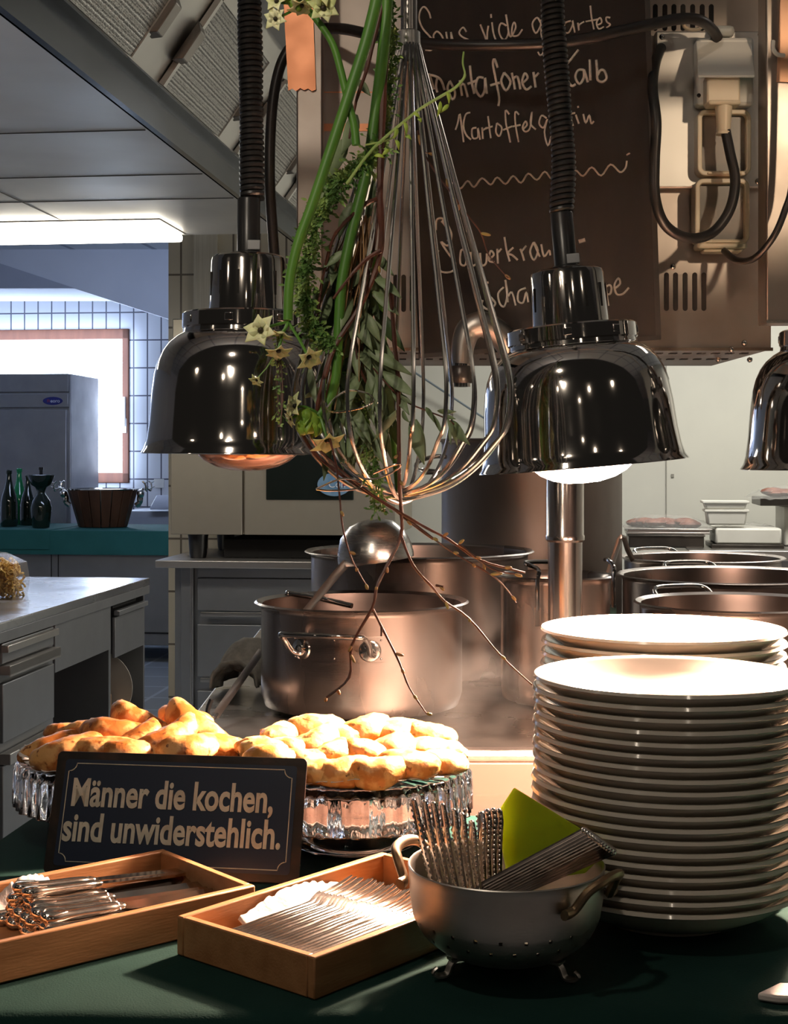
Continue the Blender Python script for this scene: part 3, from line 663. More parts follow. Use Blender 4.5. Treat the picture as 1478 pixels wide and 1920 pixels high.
def pot(name, label, x, Y, r, ztop, zbot=ZS, rimw=.006, handles=(), group=None, mat_=POT):
    t = thing(name, label, 'pot', (x, Y, zbot)); h = ztop-zbot
    prof = [(0, .006), (r*.82, .006), (r*.93, .012), (r*.965, .035), (r*.965, h*.5), (r*.965, h-.012), (r*.97, h-.006), (r+.002, h-.002), (r+rimw, h), (r+.002, h+.003), (r*.955, h-.002), (r*.95, h-.02), (r*.95, h*.5), (r*.95, .04), (r*.9, .016), (0, .014)]
    part('body', MB().lathe(prof, 96), mat_, t, ang=60)
    return t
def loop_handle(t, z, ang, r, w_, out, rad=.0055, drop=0.02, plate=None):
    """bow handle on the side of a pot at angle ang (0 = towards +x)"""
    R = Matrix.Rotation(ang, 3, 'Z')
    pts = [(r-.004, -w_/2, z-drop), (r+out*.5, -w_/2*1.02, z-drop*.4), (r+out, -w_/2*.8, z), (r+out*1.05, 0, z+.002), (r+out, w_/2*.8, z), (r+out*.5, w_/2*1.02, z-drop*.4), (r-.004, w_/2, z-drop)]
    part('handle', MB().tube([R @ Vector(p) for p in cr(pts, 5)], rad, 10), CHROME, t)
# big pot in the middle foreground with a wide riveted handle
p1 = pot('cooking_pot', 'wide stainless pot with a curled bow handle, nearest on the stove behind the pastries', -.061, 2.8, .197, EYE-.2805)
Hh = EYE-.2805-ZS
fr_ = lambda px, py: P(px, py, 2.6)-Vector((-.061, 2.8, ZS))
def onpot(px, z, rr):          # point on the pot wall seen at this pixel column
    # solve angle
    lo_, hi_ = -PI, 0
    best = None
    for k in range(361):
        a = -PI+PI*k/360; x = -.061+rr*math.cos(a); y = 2.8+rr*math.sin(a); d = abs((x/y*F+739)-px)
        if best is None or d < best[0]: best = (d, a)
    return best[1]
zz = lambda py: EYE+(850-py)*2.62/F-ZS
r_ = .197*.965
a_l, a_r = onpot(566, 0, r_), onpot(691, 0, r_)
m = MB()
def curvedplate(mb, a0, a1, z0, z1, r0, th, n=10):
    vs = []
    for i in range(n+1):
        a = a0+(a1-a0)*i/n
        for (rr, z) in ((r0, z0), (r0+th, z0), (r0+th, z1), (r0, z1)): vs.append((rr*math.cos(a), rr*math.sin(a), z))
    fs = []
    for i in range(n):
        o = i*4
        for k in range(4): fs.append((o+k, o+(k+1) % 4, o+4+(k+1) % 4, o+4+k))
    fs += [(0, 3, 2, 1), (n*4, n*4+1, n*4+2, n*4+3)]
    mb.add(vs, fs)
curvedplate(m, onpot(548, 0, r_), onpot(722, 0, r_), zz(1240), zz(1193), r_, .0025, 20)
pl_ = part('handle_plate', m, POT, p1, smooth=False)
for px in (556, 627, 714):
    for py in (1199, 1234):
        a = onpot(px, 0, r_); part('rivet', MB().ell(((r_+.003)*math.cos(a), (r_+.003)*math.sin(a), zz(py)), (.0022, .0022, .0022), seg=8, rings=5), CHROME, pl_)
m = MB()
def rp_(a, rr, z): return Vector((rr*math.cos(a), rr*math.sin(a), z))
pts = []
for k in range(14):                           # spiral ends
    q = 1-k/14; an = k*.55; pts.append(rp_(a_l+.02*q*math.cos(an), r_+.008+.002*k*.3, zz(1218)+.016*q*math.sin(an)))
pl0 = [rp_(a_l, r_+.008, zz(1217)), rp_(a_l+.03, r_+.012, zz(1226)), rp_(a_l-.02, r_+.022, zz(1222)), rp_(a_l-.055, r_+.035, zz(1200)), rp_(a_l-.04, r_+.05, zz(1188)), rp_(a_l+.06, r_+.056, zz(1186)),
       rp_((a_l+a_r)/2, r_+.058, zz(1185)), rp_(a_r-.1, r_+.056, zz(1187)), rp_(a_r-.05, r_+.048, zz(1190)), rp_(a_r-.01, r_+.034, zz(1205)), rp_(a_r+.005, r_+.022, zz(1222)), rp_(a_r+.04, r_+.012, zz(1226)), rp_(a_r+.01, r_+.008, zz(1217))]
m.tube(cr(pl0, 6), .0052, 12)
hd = part('handle', m, CHROME, p1)
for a in (a_l, a_r+.01):
    m = MB(); R = Matrix.Translation(rp_(a, r_+.002, zz(1219))) @ Matrix.Rotation(a, 4, 'Z') @ Matrix.Rotation(PI/2, 4, 'Y')
    m.lathe([(0, .008), (.008, .008), (.011, .005), (.018, .003), (.02, 0)], 24, M=R)
    part('handle_boss', m, CHROME, hd)
# pot behind it, with the big ladle
p2 = pot('cooking_pot', 'larger steel pot behind the nearest pot, with a big round ladle on its rim', .056, 3.27, .248, EYE-.216)
loop_handle(p2, .2, -.12, .245, .13, .05)
# slim bain marie pot with long hook handles
p3 = pot('bain_marie_pot', 'slim tall pot with upright wire handles just behind the steel column', .312, 2.86, .109, EYE-.2365)
for px_, s in ((1005, -1), (1153, 1)):
    X = (px_-739)*2.78/F-.312
    zt = EYE-.2365-ZS
    yb = -.115 if s < 0 else -.06
    m = MB().tube(cr([(X, yb, zt-.055), (X, yb, zt+.0), (X+.002, yb+.005, zt+.02), (X+.02*(-s if s < 0 else -1)*-1 if s < 0 else X-.004, yb+.03, zt+.031), (X+.03 if s < 0 else X-.005, yb+.07, zt+.03)], 5), .004, 8)
    m.bb(X-.006, X+.006, yb-.001, yb+.003, zt-.085, zt-.05)
    part('handle', m, CHROME, p3)
m = MB().tube(cr([(.02, -.11, zt), (.04, -.105, zt+.04), (.0, -.09, zt+.045)], 4), .0035, 8)
# tall stock pot
sp = pot('stock_pot', 'tall dull steel stock pot rising behind the slim pot and the steel column', .372, 4.0, .252, EYE+.036, mat_=mat('dull_stock_pot_steel', (.36, .31, .28), .34, 1, (.27, .23, .21), 4, (1, 1, .4), 5, rough2=.5, bump=.06, bscale=14, bvec=(1, 1, 30)))
R_ = .252
zc = EYE-.04-ZS
m = MB().tube(cr([(-R_*.93, -.09, zc+.03), (-R_*1.04, -.1, zc+.032), (-R_*1.2, -.09, zc+.02), (-R_*1.24, -.02, zc+.005), (-R_*1.18, .04, zc-.005), (-R_*.99, .06, zc-.01)], 5), .006, 10)
m.tube([(-R_*.93, -.09, zc-.01), (-R_*1.15, -.08, zc-.012)], .005, 8)
part('handle', m, CHROME, sp)
# right hand pots
p4 = pot('cooking_pot', 'wide steel pot at the right just behind the plate stacks', .69, 2.97, .2, EYE-.300)
loop_handle(p4, EYE-.3-ZS+.012, PI/2+.35, .19, .13, .035, drop=.025); loop_handle(p4, EYE-.3-ZS-.012, -.55, .198, .12, .045)
p5 = pot('cooking_pot', 'wide open steel pot in the middle row at the right of the stove', .80, 3.52, .262, EYE-.290)
loop_handle(p5, EYE-.29-ZS+.008, PI/2+.15, .255, .13, .04, drop=.02)
p6 = pot('cooking_pot', 'farthest wide steel pot on the right of the stove, before the back counter', .88, 4.22, .228, EYE-.297)
loop_handle(p6, EYE-.297-ZS+.008, PI/2+.4, .22, .14, .04, drop=.02)
# bent steel ladle handle hooked between the pots
m = MB()
a, b, c = P(1140, 1078, 2.99), P(1165, 1006, 3.05), P(1187, 1050, 3.22)
m.tube([a, (a+b)/2, b-Vector((.003, 0, .006)), b, b+Vector((.008, .01, -.004)), (b+c)/2, c], .006, 6, flat=.35, up=Vector((0, 1, 0)))
tag(part('hook_handle', m, STEEL), 'steel ladle handle bent over like a hook at the slim pot', 'handle')
# ladle lying upside down on the rim of the second pot
ld = thing('ladle', 'big round steel ladle resting upside down between the two nearest pots', 'ladle', P(705, 1046, 3.0))
m = MB(); R = Matrix.Rotation(math.radians(-8), 4, 'Y')
m.lathe([(.0775, -.006), (.078, 0), (.076, .02), (.066, .048), (.045, .07), (.02, .078), (0, .0795), ], 48, M=R)
m.lathe([(0, .077), (.02, .0755), (.044, .068), (.064, .047), (.0735, .02), (.0755, 0), (.0775, -.006)], 48, M=R)
part('bowl', m, mat('satin_ladle_steel', (.6, .57, .54), .23, 1, (.52, .49, .46), 20, (1, 1, 8), rough2=.3), ld)
o = P(705, 1046, 3.0)
m = MB(); pts = [P(672, 1040, 2.985)-o, P(655, 1050, 2.97)-o, P(628, 1080, 2.92)-o, P(592, 1124, 2.84)-o, P(560, 1165, 2.79)-o]
m.tube(pts, [.006, .0095, .009, .008, .008], 8, flat=.35, up=Vector((0, 1, .2)))
part('handle', m, STEEL, ld)
m = MB().tube([P(541, 1112, 2.93), P(600, 1122, 2.88), P(660, 1136, 2.84)], .0052, 10); m.ell(P(541, 1112, 2.93), (.007, .007, .006), seg=10, rings=6)
tag(part('spoon_handle', m, CHROME), 'thin round spoon handle poking over the left rim of the nearest pot', 'handle')
# flat steel lid handle leaning at the left of the near pot
m = MB(); a, b = P(489, 1222, 2.98), P(405, 1341, 2.62)
m.tube([a, (a+b)/2, b], .0085, 6, flat=.3, up=Vector((1, 0, .6)))
h_ = thing('skimmer', 'steel skimmer handle with a black hooked end left of the nearest pot', 'skimmer', b)
m2 = MB(); m2.tube([a-b, (a-b)/2, Vector((0, 0, 0))], .008, 6, flat=.3, up=Vector((1, 0, .6)))
bpy.data.meshes.remove  # keep the handle as a part
part('handle', m2, STEEL, h_)
m2 = MB().tube(cr([(0, 0, 0), P(400, 1347, 2.6)-b, P(392, 1345, 2.6)-b, P(390, 1330, 2.6)-b, P(397, 1311, 2.6)-b], 5), [.006]*21, 8, flat=.6)
part('hook', m2, BPLAST, h_)
# towel
m = MB(); c = P(462, 1248, 3.05); nx, ny = 26, 20; base = 0
for i in range(nx+1):
    for j in range(ny+1):
        th = PI*1.02*i/nx; ph = (j/ny-.5)
        r = .042+.008*math.sin(ph*9+1)+.004*noise.noise(Vector((i*.4, j*.4, 2)))
        x = -r*math.cos(th)*(1.1) ; z = r*.98*math.sin(th)+.018*math.sin(ph*5)-.03*(i < 3)
        m.v.append((c.x+x+ph*.035, c.y+ph*.16, ZS+.012+max(0, z+.012)*1.2))
for i in range(nx):
    for j in range(ny):
        a = i*(ny+1)+j; m.face((a, a+ny+1, a+ny+2, a+1))
TOW = mat('waffle_towel', (.55, .53, .48), .9, 0, (.42, .4, .36), 60, bump=1, bscale=110)
tag(part('towel', m, TOW, solid=.006), 'crumpled pale waffle towel on the stove left of the nearest pot', 'towel')

# steel column and swivel tap
fa = thing('swivel_tap', 'steel water column with a curved swivel spout between the pots', 'tap', (P(1060, 900, 2.62).x, 2.62, ZS))
x0 = P(1060, 900, 2.62).x
zc = lambda py, Y=2.62: EYE+(850-py)*Y/F-ZS
part('column', MB().lathe([(.0, 0), (.05, 0), (.05, .006), (.0305, .01), (.0305, zc(1016)), (.0345, zc(1012)), (.0345, zc(1004)), (.033, zc(1002)), (.033, zc(800)), (.02, zc(795)), (0, zc(795))], 40), mat('column_steel', (.62, .55, .5), .16, 1, (.5, .44, .4), 5, (1, 1, .3), rough2=.26), fa)
def fl_(px, py, Y): return P(px, py, Y)-Vector((x0, 2.62, ZS))
pts = cr([fl_(1060, 800, 2.62), fl_(1045, 750, 2.6), fl_(1000, 700, 2.57), fl_(960, 655, 2.54), fl_(935, 625, 2.52), fl_(905, 608, 2.5), fl_(880, 618, 2.5), fl_(869, 645, 2.5), fl_(866, 682, 2.5)], 6)
n = len(pts); part('spout', MB().tube(pts, [.022-.005*max(0, (i-n*.75)/(n*.25)) for i in range(n)], 18), mat('satin_tap_steel', (.5, .46, .42), .3, 1, (.42, .38, .35), 12, rough2=.42), fa)
part('nozzle', MB().lathe([(.012, -.03), (.0165, -.03), (.0165, .012), (.014, .014), (.0, .014)], 20, M=Matrix.Translation(fl_(865, 692, 2.5))), CHROME, fa)
m = MB()
for s in (-1, 1): m.bb(s*.0165+(-.004 if s < 0 else 0), s*.0165+(.004 if s > 0 else 0)+0, -.008, .008, -.03, .006)
m = MB().lathe([(.0195, -.024), (.023, -.018), (.023, .0), (.0195, .005)], 8, M=Matrix.Translation(fl_(865, 692, 2.5)))
part('collar', m, BPLAST, fa)

# steam over the pots
SM = bpy.data.materials.new('steam'); SM.use_nodes = True; nt = SM.node_tree; N = nt.nodes; N.remove(N['Principled BSDF'])
pv = N.new('ShaderNodeVolumePrincipled'); pv.inputs['Color'].default_value = (1, .96, .93, 1); pv.inputs['Anisotropy'].default_value = .2
tc = N.new('ShaderNodeTexCoord'); nz = N.new('ShaderNodeTexNoise'); nz.inputs['Scale'].default_value = 7; nz.inputs['Detail'].default_value = 3; nz.inputs['Distortion'].default_value = .8
mr = N.new('ShaderNodeMapRange'); mr.inputs['From Min'].default_value = .44; mr.inputs['From Max'].default_value = .72; mr.inputs['To Max'].default_value = 3.2
ln = N.new('ShaderNodeVectorMath'); ln.operation = 'LENGTH'; mr2 = N.new('ShaderNodeMapRange'); mr2.inputs['From Min'].default_value = 1; mr2.inputs['From Max'].default_value = .35
mp = N.new('ShaderNodeMapping'); mp.inputs['Scale'].default_value = (1/.2, 1/.1, 1/.2)
mu = N.new('ShaderNodeMath'); mu.operation = 'MULTIPLY'; L = nt.links
L.new(tc.outputs['Object'], nz.inputs['Vector']); L.new(nz.outputs['Fac'], mr.inputs['Value']); L.new(tc.outputs['Object'], mp.inputs[0]); L.new(mp.outputs[0], ln.inputs[0]); L.new(ln.outputs['Value'], mr2.inputs['Value'])
L.new(mr.outputs[0], mu.inputs[0]); L.new(mr2.outputs[0], mu.inputs[1]); L.new(mu.outputs[0], pv.inputs['Density']); L.new(pv.outputs[0], N['Material Output'].inputs['Volume'])
stm = part('steam', MB().ell((0, 0, 0), (.2, .1, .2), seg=20, rings=12), SM, loc=P(870, 1215, 2.52)); tag(stm, 'faint steam rising between the nearest pot and the plates', 'steam', kind='stuff')

# ------------------------------------------------------------------ steel switch box above the stove
BY = 2.72
def bpx(px, py, off=0.0):                       # point on the box front, which follows the kitchen's direction
    Y = BY; return P(px, py, Y-off)
XL, XR = bpx(600, 0).x, bpx(1447, 0).x; ZB = bpx(0, 656).z
PANEL = mat('stained_panel_steel', (.46, .4, .355), .36, 1, (.34, .29, .25), 4, (1, 1, 1), 5, .35, .65, rough2=.48, bump=.05, bscale=12)
box = thing('switch_box', 'big stained steel switch box hanging above the stove behind the chalkboard', 'cabinet', ((XL+XR)/2, BY, ZB))
O = Vector(((XL+XR)/2, BY, ZB)); hw = (XR-XL)/2
def lb(mb, px0, px1, py0, py1, y0, y1, Y=BY):   # a plate given in picture columns and rows at depth Y
    a, b = P(px0, py1, Y)-O, P(px1, py0, Y)-O
    return mb.bb(a.x, b.x, y0, y1, a.z, b.z)
part('housing', MB().bb(-hw, hw, 0, .5, 0, 1.09), PANEL, box, bevel=.004)
part('bottom_trim', MB().bb(-hw-.002, hw+.002, -.004, .002, -.002, .004), mat('copper_toned_trim', (.75, .5, .36), .25, 1, (.65, .42, .3), 9), box, smooth=False)
m = MB()
for i in range(26):
    for j in (0, 1):
        x = -hw+.12+i*.027; m.bb(x, x+.014, .08+j*.17, .1+j*.17, -.0015, .001)
part('underside_slots', m, HOLE, box, smooth=False)
m = MB(); lb(m, 605, 692, 232, 246, -.0015, .0005); lb(m, 605, 760, 172, 174, -.001, .0005)
part('seam_strip', m, COPPER, box, smooth=False)
def slots(xs, y0, y1, w_=13):
    mm = MB()
    for x in xs:
        r = w_/2
        pts = [P(x+r*math.cos(a), y0+r-r*math.sin(a), BY)-O for a in [PI*k/8 for k in range(9)]] + [P(x-r*math.cos(a), y1-r+r*math.sin(a), BY)-O for a in [PI*k/8 for k in range(9)]]
        mm.prism([(p.x, -.0012, p.z) for p in pts], (0, .003, 0))
    return mm
part('vent_slots', slots([1229, 1247, 1264, 1281, 1299, 1317, 1334], 8, 58, 9), HOLE, box, smooth=False)
part('vent_slots', slots([1250, 1267, 1285, 1303, 1320], 511, 583, 9), HOLE, box, smooth=False)
part('vent_slots', slots([742, 757, 773, 788], 515, 585, 9), HOLE, box, smooth=False)
for (px, py) in ((1396, 643), (1262, 500), (620, 640), (1372, 655)): part('screw', MB().ell(P(px, py, BY)-O, (.006, .005, .006), seg=10, rings=6), CHROME, box)
for px in (1345, 1404): part('foot_screw', MB().ell(((px-739)*2.95/F-O.x, .22, -.004), (.006, .006, .006), seg=10, rings=6), CHROME, box)
# steel posts either side
def post(label, px0, px1, py1, Yp):
    t = thing('steel_post', label, 'post', P((px0+px1)/2, py1, Yp))
    w2 = (px1-px0)/2*Yp/F
    part('profile', MB().bb(-w2, w2, 0, .06, 0, 1.08), PANEL, t, bevel=.003)
    return t, w2
pt, w2 = post('steel post left of the switch box with a warm reflection painted on as a copper strip', 556, 605, 660, 2.6)
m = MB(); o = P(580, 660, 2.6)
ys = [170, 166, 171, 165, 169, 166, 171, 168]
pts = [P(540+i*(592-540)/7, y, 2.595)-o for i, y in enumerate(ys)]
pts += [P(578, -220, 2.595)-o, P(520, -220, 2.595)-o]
m.prism(pts, (0, .003, 0)); part('copper_reflection', m, COPPER, pt, smooth=False)  # thin copper coloured sheet stands in for a warm reflection on the post
pt2, w2 = post('dark steel post at the right frame edge beside the sockets', 1437, 1530, 606, 2.6)
m = MB(); o = P((1437+1530)/2, 606, 2.6); m.prism([P(1457, 153, 2.595)-o, P(1500, 155, 2.595)-o, P(1510, -200, 2.595)-o, P(1472, -200, 2.595)-o], (0, .003, 0)); part('copper_reflection', m, mat('bright_copper_reflection', (.9, .55, .36), .45, .6, (.8, .45, .28), 8), pt2, smooth=False)  # bright copper colour stands in for the warm reflection on this post
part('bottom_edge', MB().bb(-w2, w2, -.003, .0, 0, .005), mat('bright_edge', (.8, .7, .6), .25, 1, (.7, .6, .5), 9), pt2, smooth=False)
m = MB().tube(cr([P(1450, 78, 2.58)-o, P(1450, 92, 2.57)-o, P(1458, 102, 2.57)-o, P(1470, 104, 2.58)-o], 4), .004, 8); part('hook', m, WPLAST, pt2)

# chalkboard
bl, br = P(785, 671, 2.665), P(1239, 636, 2.6)
ex = (br-bl).normalized(); tl = P(758, -10, 2.64)
up_ = (tl-bl).normalized(); bn = ex.cross(up_).normalized()      # bn faces away from or to the camera
if bn.y > 0: bn = -bn
W_ = (br-bl).length
cbd = thing('chalkboard', 'tall black menu chalkboard with handwritten dishes leaning on the switch box', 'board', bl)
m = MB(); m.prism([Vector((0, 0, 0)), ex*W_, ex*W_+up_*.95, up_*.95], -bn*.012)
part('slate', m, BOARD, cbd, bevel=.003)
m = MB(); m.prism([ex*(W_-.008)-bn*.0, ex*(W_+.001), ex*(W_+.001)+up_*.95, ex*(W_-.008)+up_*.95], bn*.0015); m.prism([ex*0-up_*.001, ex*W_-up_*.001, ex*W_+up_*.007, up_*.007], bn*.0015)
part('edge_band', m, mat('board_edge', (.02, .017, .015), .35, 0, (.03, .025, .02), 20), cbd, smooth=False)
def board_pt(px, py):
    d = Vector(((px-739)/F, 1, (850-py)/F)); o = Vector((0, 0, EYE)); t = (bl-o).dot(bn)/d.dot(bn); return o+d*t-bl
groups = {}
def st(ox, oy, s, strokes, r=.0016):
    LT = MB()
    for q in strokes:
        pts = [board_pt(ox+x/s, oy+y/s) for x, y in q]
        pts = cr(pts, 4) if len(pts) > 2 else pts
        LT.tube([p+bn*.0008 for p in pts], r, 6, up=None)
    part('chalk_lettering', LT, CHALK, cbd)
st(780, 0, 6.158, [
 [(172,215),(150,140),(95,80),(50,130),(40,230),(80,330),(150,410),(190,460),(205,520),(180,580),(110,578)],
 [(215,470),(205,410),(240,365),(290,400),(320,470),(300,520),(250,520),(215,470)],
 [(350,370),(360,440),(378,500),(410,500),(405,372)], [(405,372),(425,450),(440,505)],
 [(585,370),(545,318),(500,380),(540,430),(620,470),(605,520),(540,520)],
 [(745,285),(790,400),(820,470),(825,380),(838,300)], [(880,260),(895,380),(925,470)], [(868,165),(871,208)],
 [(1045,300),(985,270),(960,350),(985,430),(1030,460),(1070,380),(1055,260),(1040,170)], [(1042,170),(1062,300),(1075,380),(1095,425),(1130,380),(1155,310),(1135,260),(1112,320),(1115,410),(1180,410),(1230,340)],
 [(1445,270),(1400,205),(1345,280),(1385,385),(1440,300),(1445,230),(1450,400),(1468,520),(1470,610),(1435,640),(1410,600)]], .0017)
st(750, 0, 2.742, [
 [(880,108),(850,120),(843,160),(868,168),(890,125),(888,108),(900,168)], [(915,118),(921,158),(922,130),(948,112)], [(980,30),(986,90),(998,152)], [(955,112),(1018,100)],
 [(1010,132),(1038,118),(1030,92),(1012,115),(1022,148),(1050,138)], [(1082,92),(1062,90),(1064,112),(1082,128),(1062,143)],
 [(745,118),(760,100),(745,160),(768,150)], [(790,112),(805,96),(790,150),(815,140)]], .0016)
st(780, 80, 3.695, [
 [(25,180),(60,300),(95,390)], [(90,215),(110,270),(125,325)], [(100,225),(140,235),(175,262),(200,330)], [(150,240),(140,300),(150,345)],
 [(235,270),(220,320),(255,395),(272,345),(235,265)], [(305,262),(320,370)], [(310,300),(335,290),(360,378)],
 [(375,160),(385,260),(405,355)], [(358,287),(418,264)], [(470,245),(430,245),(415,320),(450,375),(478,325),(480,245),(492,355)],
 [(567,175),(545,115),(535,150),(555,260),(577,380),(572,440)], [(515,297),(582,278)], [(612,208),(592,270),(625,332),(656,270),(612,208)],
 [(665,210),(678,270),(687,325)], [(675,250),(705,238),(725,325)], [(735,285),(775,245),(755,213),(738,275),(765,325),(802,302)], [(815,205),(830,312)], [(820,245),(852,210)],
 [(1000,140),(1015,230),(1030,320)], [(1127,50),(1080,110),(1025,185),(1050,260),(1080,300),(1108,288)],
 [(1163,190),(1125,192),(1106,240),(1135,287),(1165,240),(1165,188),(1192,275)], [(1205,118),(1210,262)], [(1250,120),(1256,200),(1260,258),(1295,272),(1322,245),(1306,196),(1280,192),(1259,225)]], .0023)
st(780, 80, 3.695, [
 [(275,605),(290,560),(305,495),(320,600),(332,690)], [(378,485),(345,500),(330,580),(350,640),(382,672)], [(420,590),(390,600),(395,660),(430,655),(430,592),(446,672)],
 [(460,588),(465,668)], [(462,610),(492,588)], [(500,510),(510,590),(520,662)], [(478,597),(533,580)], [(562,558),(555,620),(580,648),(596,590),(562,558)],
 [(647,497),(622,470),(625,560),(640,620),(655,692)], [(605,606),(668,580)], [(714,500),(690,480),(690,560),(712,690)], [(670,582),(727,570)],
 [(740,602),(770,572),(760,545),(740,590),(760,617),(792,590),(805,480),(795,560),(832,602)], [(907,525),(872,505),(855,560),(885,590),(912,530),(892,620),(915,715),(937,650)],
 [(960,560),(965,590)], [(1000,520),(985,560),(1005,580),(1020,520),(1025,580)],
 [(1065,450),(1072,520),(1090,577)], [(1045,498),(1105,488)], [(1108,500),(1130,562)], [(1123,440),(1126,452)], [(1160,495),(1178,557),(1202,502),(1215,560),(1233,545)]], .0017)
st(800, 280, 3.695, [
 [(150,268),(190,230),(235,272),(285,220),(330,262),(385,200),(445,245),(490,195),(548,240),(600,185),(655,232),(705,168),(765,212),(820,155),(870,205),(930,150),(980,190),(1030,145),(1085,185),(1145,125),(1210,182),(1275,105),(1340,158),(1378,130),(1388,80)]], .0018)
st(800, 280, 3.695, [[(1396,30),(1400,38)], [(1055,640),(1100,628)]], .0036)
st(800, 280, 3.695, [[(110,492),(140,530),(165,590),(155,640)]], .0042)
st(800, 280, 3.695, [
 [(65,560),(70,490),(110,480),(150,530),(172,610),(145,668),(100,640),(150,720),(200,790),(180,845),(110,850),(70,800),(62,735),(85,700)],
 [(272,708),(240,700),(235,790),(270,800),(285,720),(300,805)], [(305,712),(315,800),(345,790),(348,718),(358,805)], [(372,718),(382,800),(412,790),(418,722)],
 [(428,765),(467,732),(445,703),(433,770),(472,782)], [(490,690),(495,792)], [(492,720),(520,688)], [(540,608),(555,700),(577,777)], [(602,680),(562,722),(592,732),(632,767)],
 [(650,690),(665,730),(677,772)], [(655,712),(692,668)], [(740,648),(718,710),(745,767),(772,700),(742,642),(785,745)], [(795,658),(815,742),(850,700),(858,735)],
 [(880,650),(900,740),(930,690)], [(960,600),(975,740)], [(945,660),(1000,650)],
 [(430,922),(398,935),(402,985),(450,1030),(477,1072),(430,1110),(385,1080),(390,1045)], [(535,955),(497,1000),(510,1072),(542,1085),(560,1000),(545,905)], [(548,910),(565,1060)], [(567,1020),(592,990),(618,1082)],
 [(688,960),(640,985),(635,1050),(670,1062),(692,990),(705,1060)], [(1238,930),(1250,1015),(1262,1085)], [(1245,952),(1268,940),(1282,960),(1274,1000),(1252,1006)],
 [(1308,962),(1342,930),(1330,893),(1303,940),(1317,1002),(1360,1002),(1402,958)]], .0019)

# sockets
def plate_frame(mb, px0, px1, py0, py1, w_, y0, y1, Y, rad=14, O_=None):
    """rounded frame"""
    out, inn = [], []
    for (cx, cy, a0) in ((px1-rad, py0+rad, 0), (px0+rad, py0+rad, PI/2), (px0+rad, py1-rad, PI), (px1-rad, py1-rad, 3*PI/2)):
        for k in range(6):
            a = a0+PI/2*k/5
            out.append((cx+rad*math.cos(a), cy-rad*math.sin(a))); inn.append((cx+(rad-w_)*math.cos(a), cy-(rad-w_)*math.sin(a)))
    n = len(out); vs = []
    for (x, y) in out:
        p = P(x, y, Y)-O_; vs.append((p.x, y0, p.z)); 
    for (x, y) in inn:
        p = P(x, y, Y)-O_; vs.append((p.x, y0, p.z))
    for (x, y) in out:
        p = P(x, y, Y)-O_; vs.append((p.x, y1, p.z))
    for (x, y) in inn:
        p = P(x, y, Y)-O_; vs.append((p.x, y1, p.z))
    fs = []
    for i in range(n):
        j = (i+1) % n
        fs += [(i, j, n+j, n+i), (2*n+i, 3*n+i, 3*n+j, 2*n+j), (i, 2*n+i, 2*n+j, j), (n+i, n+j, 3*n+j, 3*n+i)]
    mb.add(vs, fs)
SPY = 2.695
sp_ = thing('socket_panel', 'light steel mounting plate with screws on the right of the switch box', 'panel', P(1333, 352, SPY)); O2 = P(1333, 352, SPY)
def lb2(mb, px0, px1, py0, py1, y0, y1, Y=SPY, OO=None):
    OO = OO or O2; a, b = P(px0, py1, Y)-OO, P(px1, py0, Y)-OO; return mb.bb(a.x, b.x, y0, y1, a.z, b.z)
m = MB(); lb2(m, 1230, 1435, 58, 352, 0, .018); part('plate', m, STEELH, sp_, bevel=.003)
for px, py in ((1242, 69), (1427, 65), (1422, 340), (1429, 181)): part('screw', MB().ell(P(px, py, SPY)-O2, (.006, .003, .006), seg=10, rings=6), CHROME, sp_)
so = thing('power_socket', 'white power socket with its flap lifted, uppermost on the steel plate', 'socket', P(1352, 205, SPY-.002)); O3 = P(1352, 205, SPY-.002)
m = MB(); lb2(m, 1300, 1406, 80, 206, -.035, 0, OO=O3); part('housing', m, WPLAST, so, bevel=.006)
m = MB(); a, b = P(1305, 76, SPY-.035)-O3, P(1409, 76, SPY-.035)-O3; c, d = P(1417, 141, SPY-.085)-O3, P(1309, 141, SPY-.085)-O3
m.prism([a, b, c, d], (0, .001, -.005)); part('flap', m, WPLAST, so, bevel=.002)
m = MB(); lb2(m, 1331, 1372, 55, 76, -.03, -.005, OO=O3); part('cable_gland', m, mat('grey_gland', (.6, .6, .56), .4, 0, (.52, .52, .48), 12), so, bevel=.008)
m = MB().ell(P(1311, 179, SPY-.036)-O3, (.004, .002, .004), seg=10, rings=6); part('screw', m, HOLE, so)
pg = thing('power_plug', 'cream angled power plug pushed into the upper socket', 'plug', P(1358, 195, SPY-.075)); O4 = P(1358, 195, SPY-.075)
m = MB(); lb2(m, 1326, 1389, 140, 194, -.0, .036, SPY-.075, O4); lb2(m, 1328, 1389, 188, 197, -.006, .036, SPY-.075, O4); part('body', m, CREAM, pg, bevel=.004)
z1 = P(0, 250, SPY-.075).z-O4.z
part('neck', MB().lathe([(0, z1), (.0135, z1), (.0135, z1+.004), (.012, z1+.006), (.0155, 0), (0, 0)], 20, M=Matrix.Translation((.002, .012, 0))), CREAM, pg)
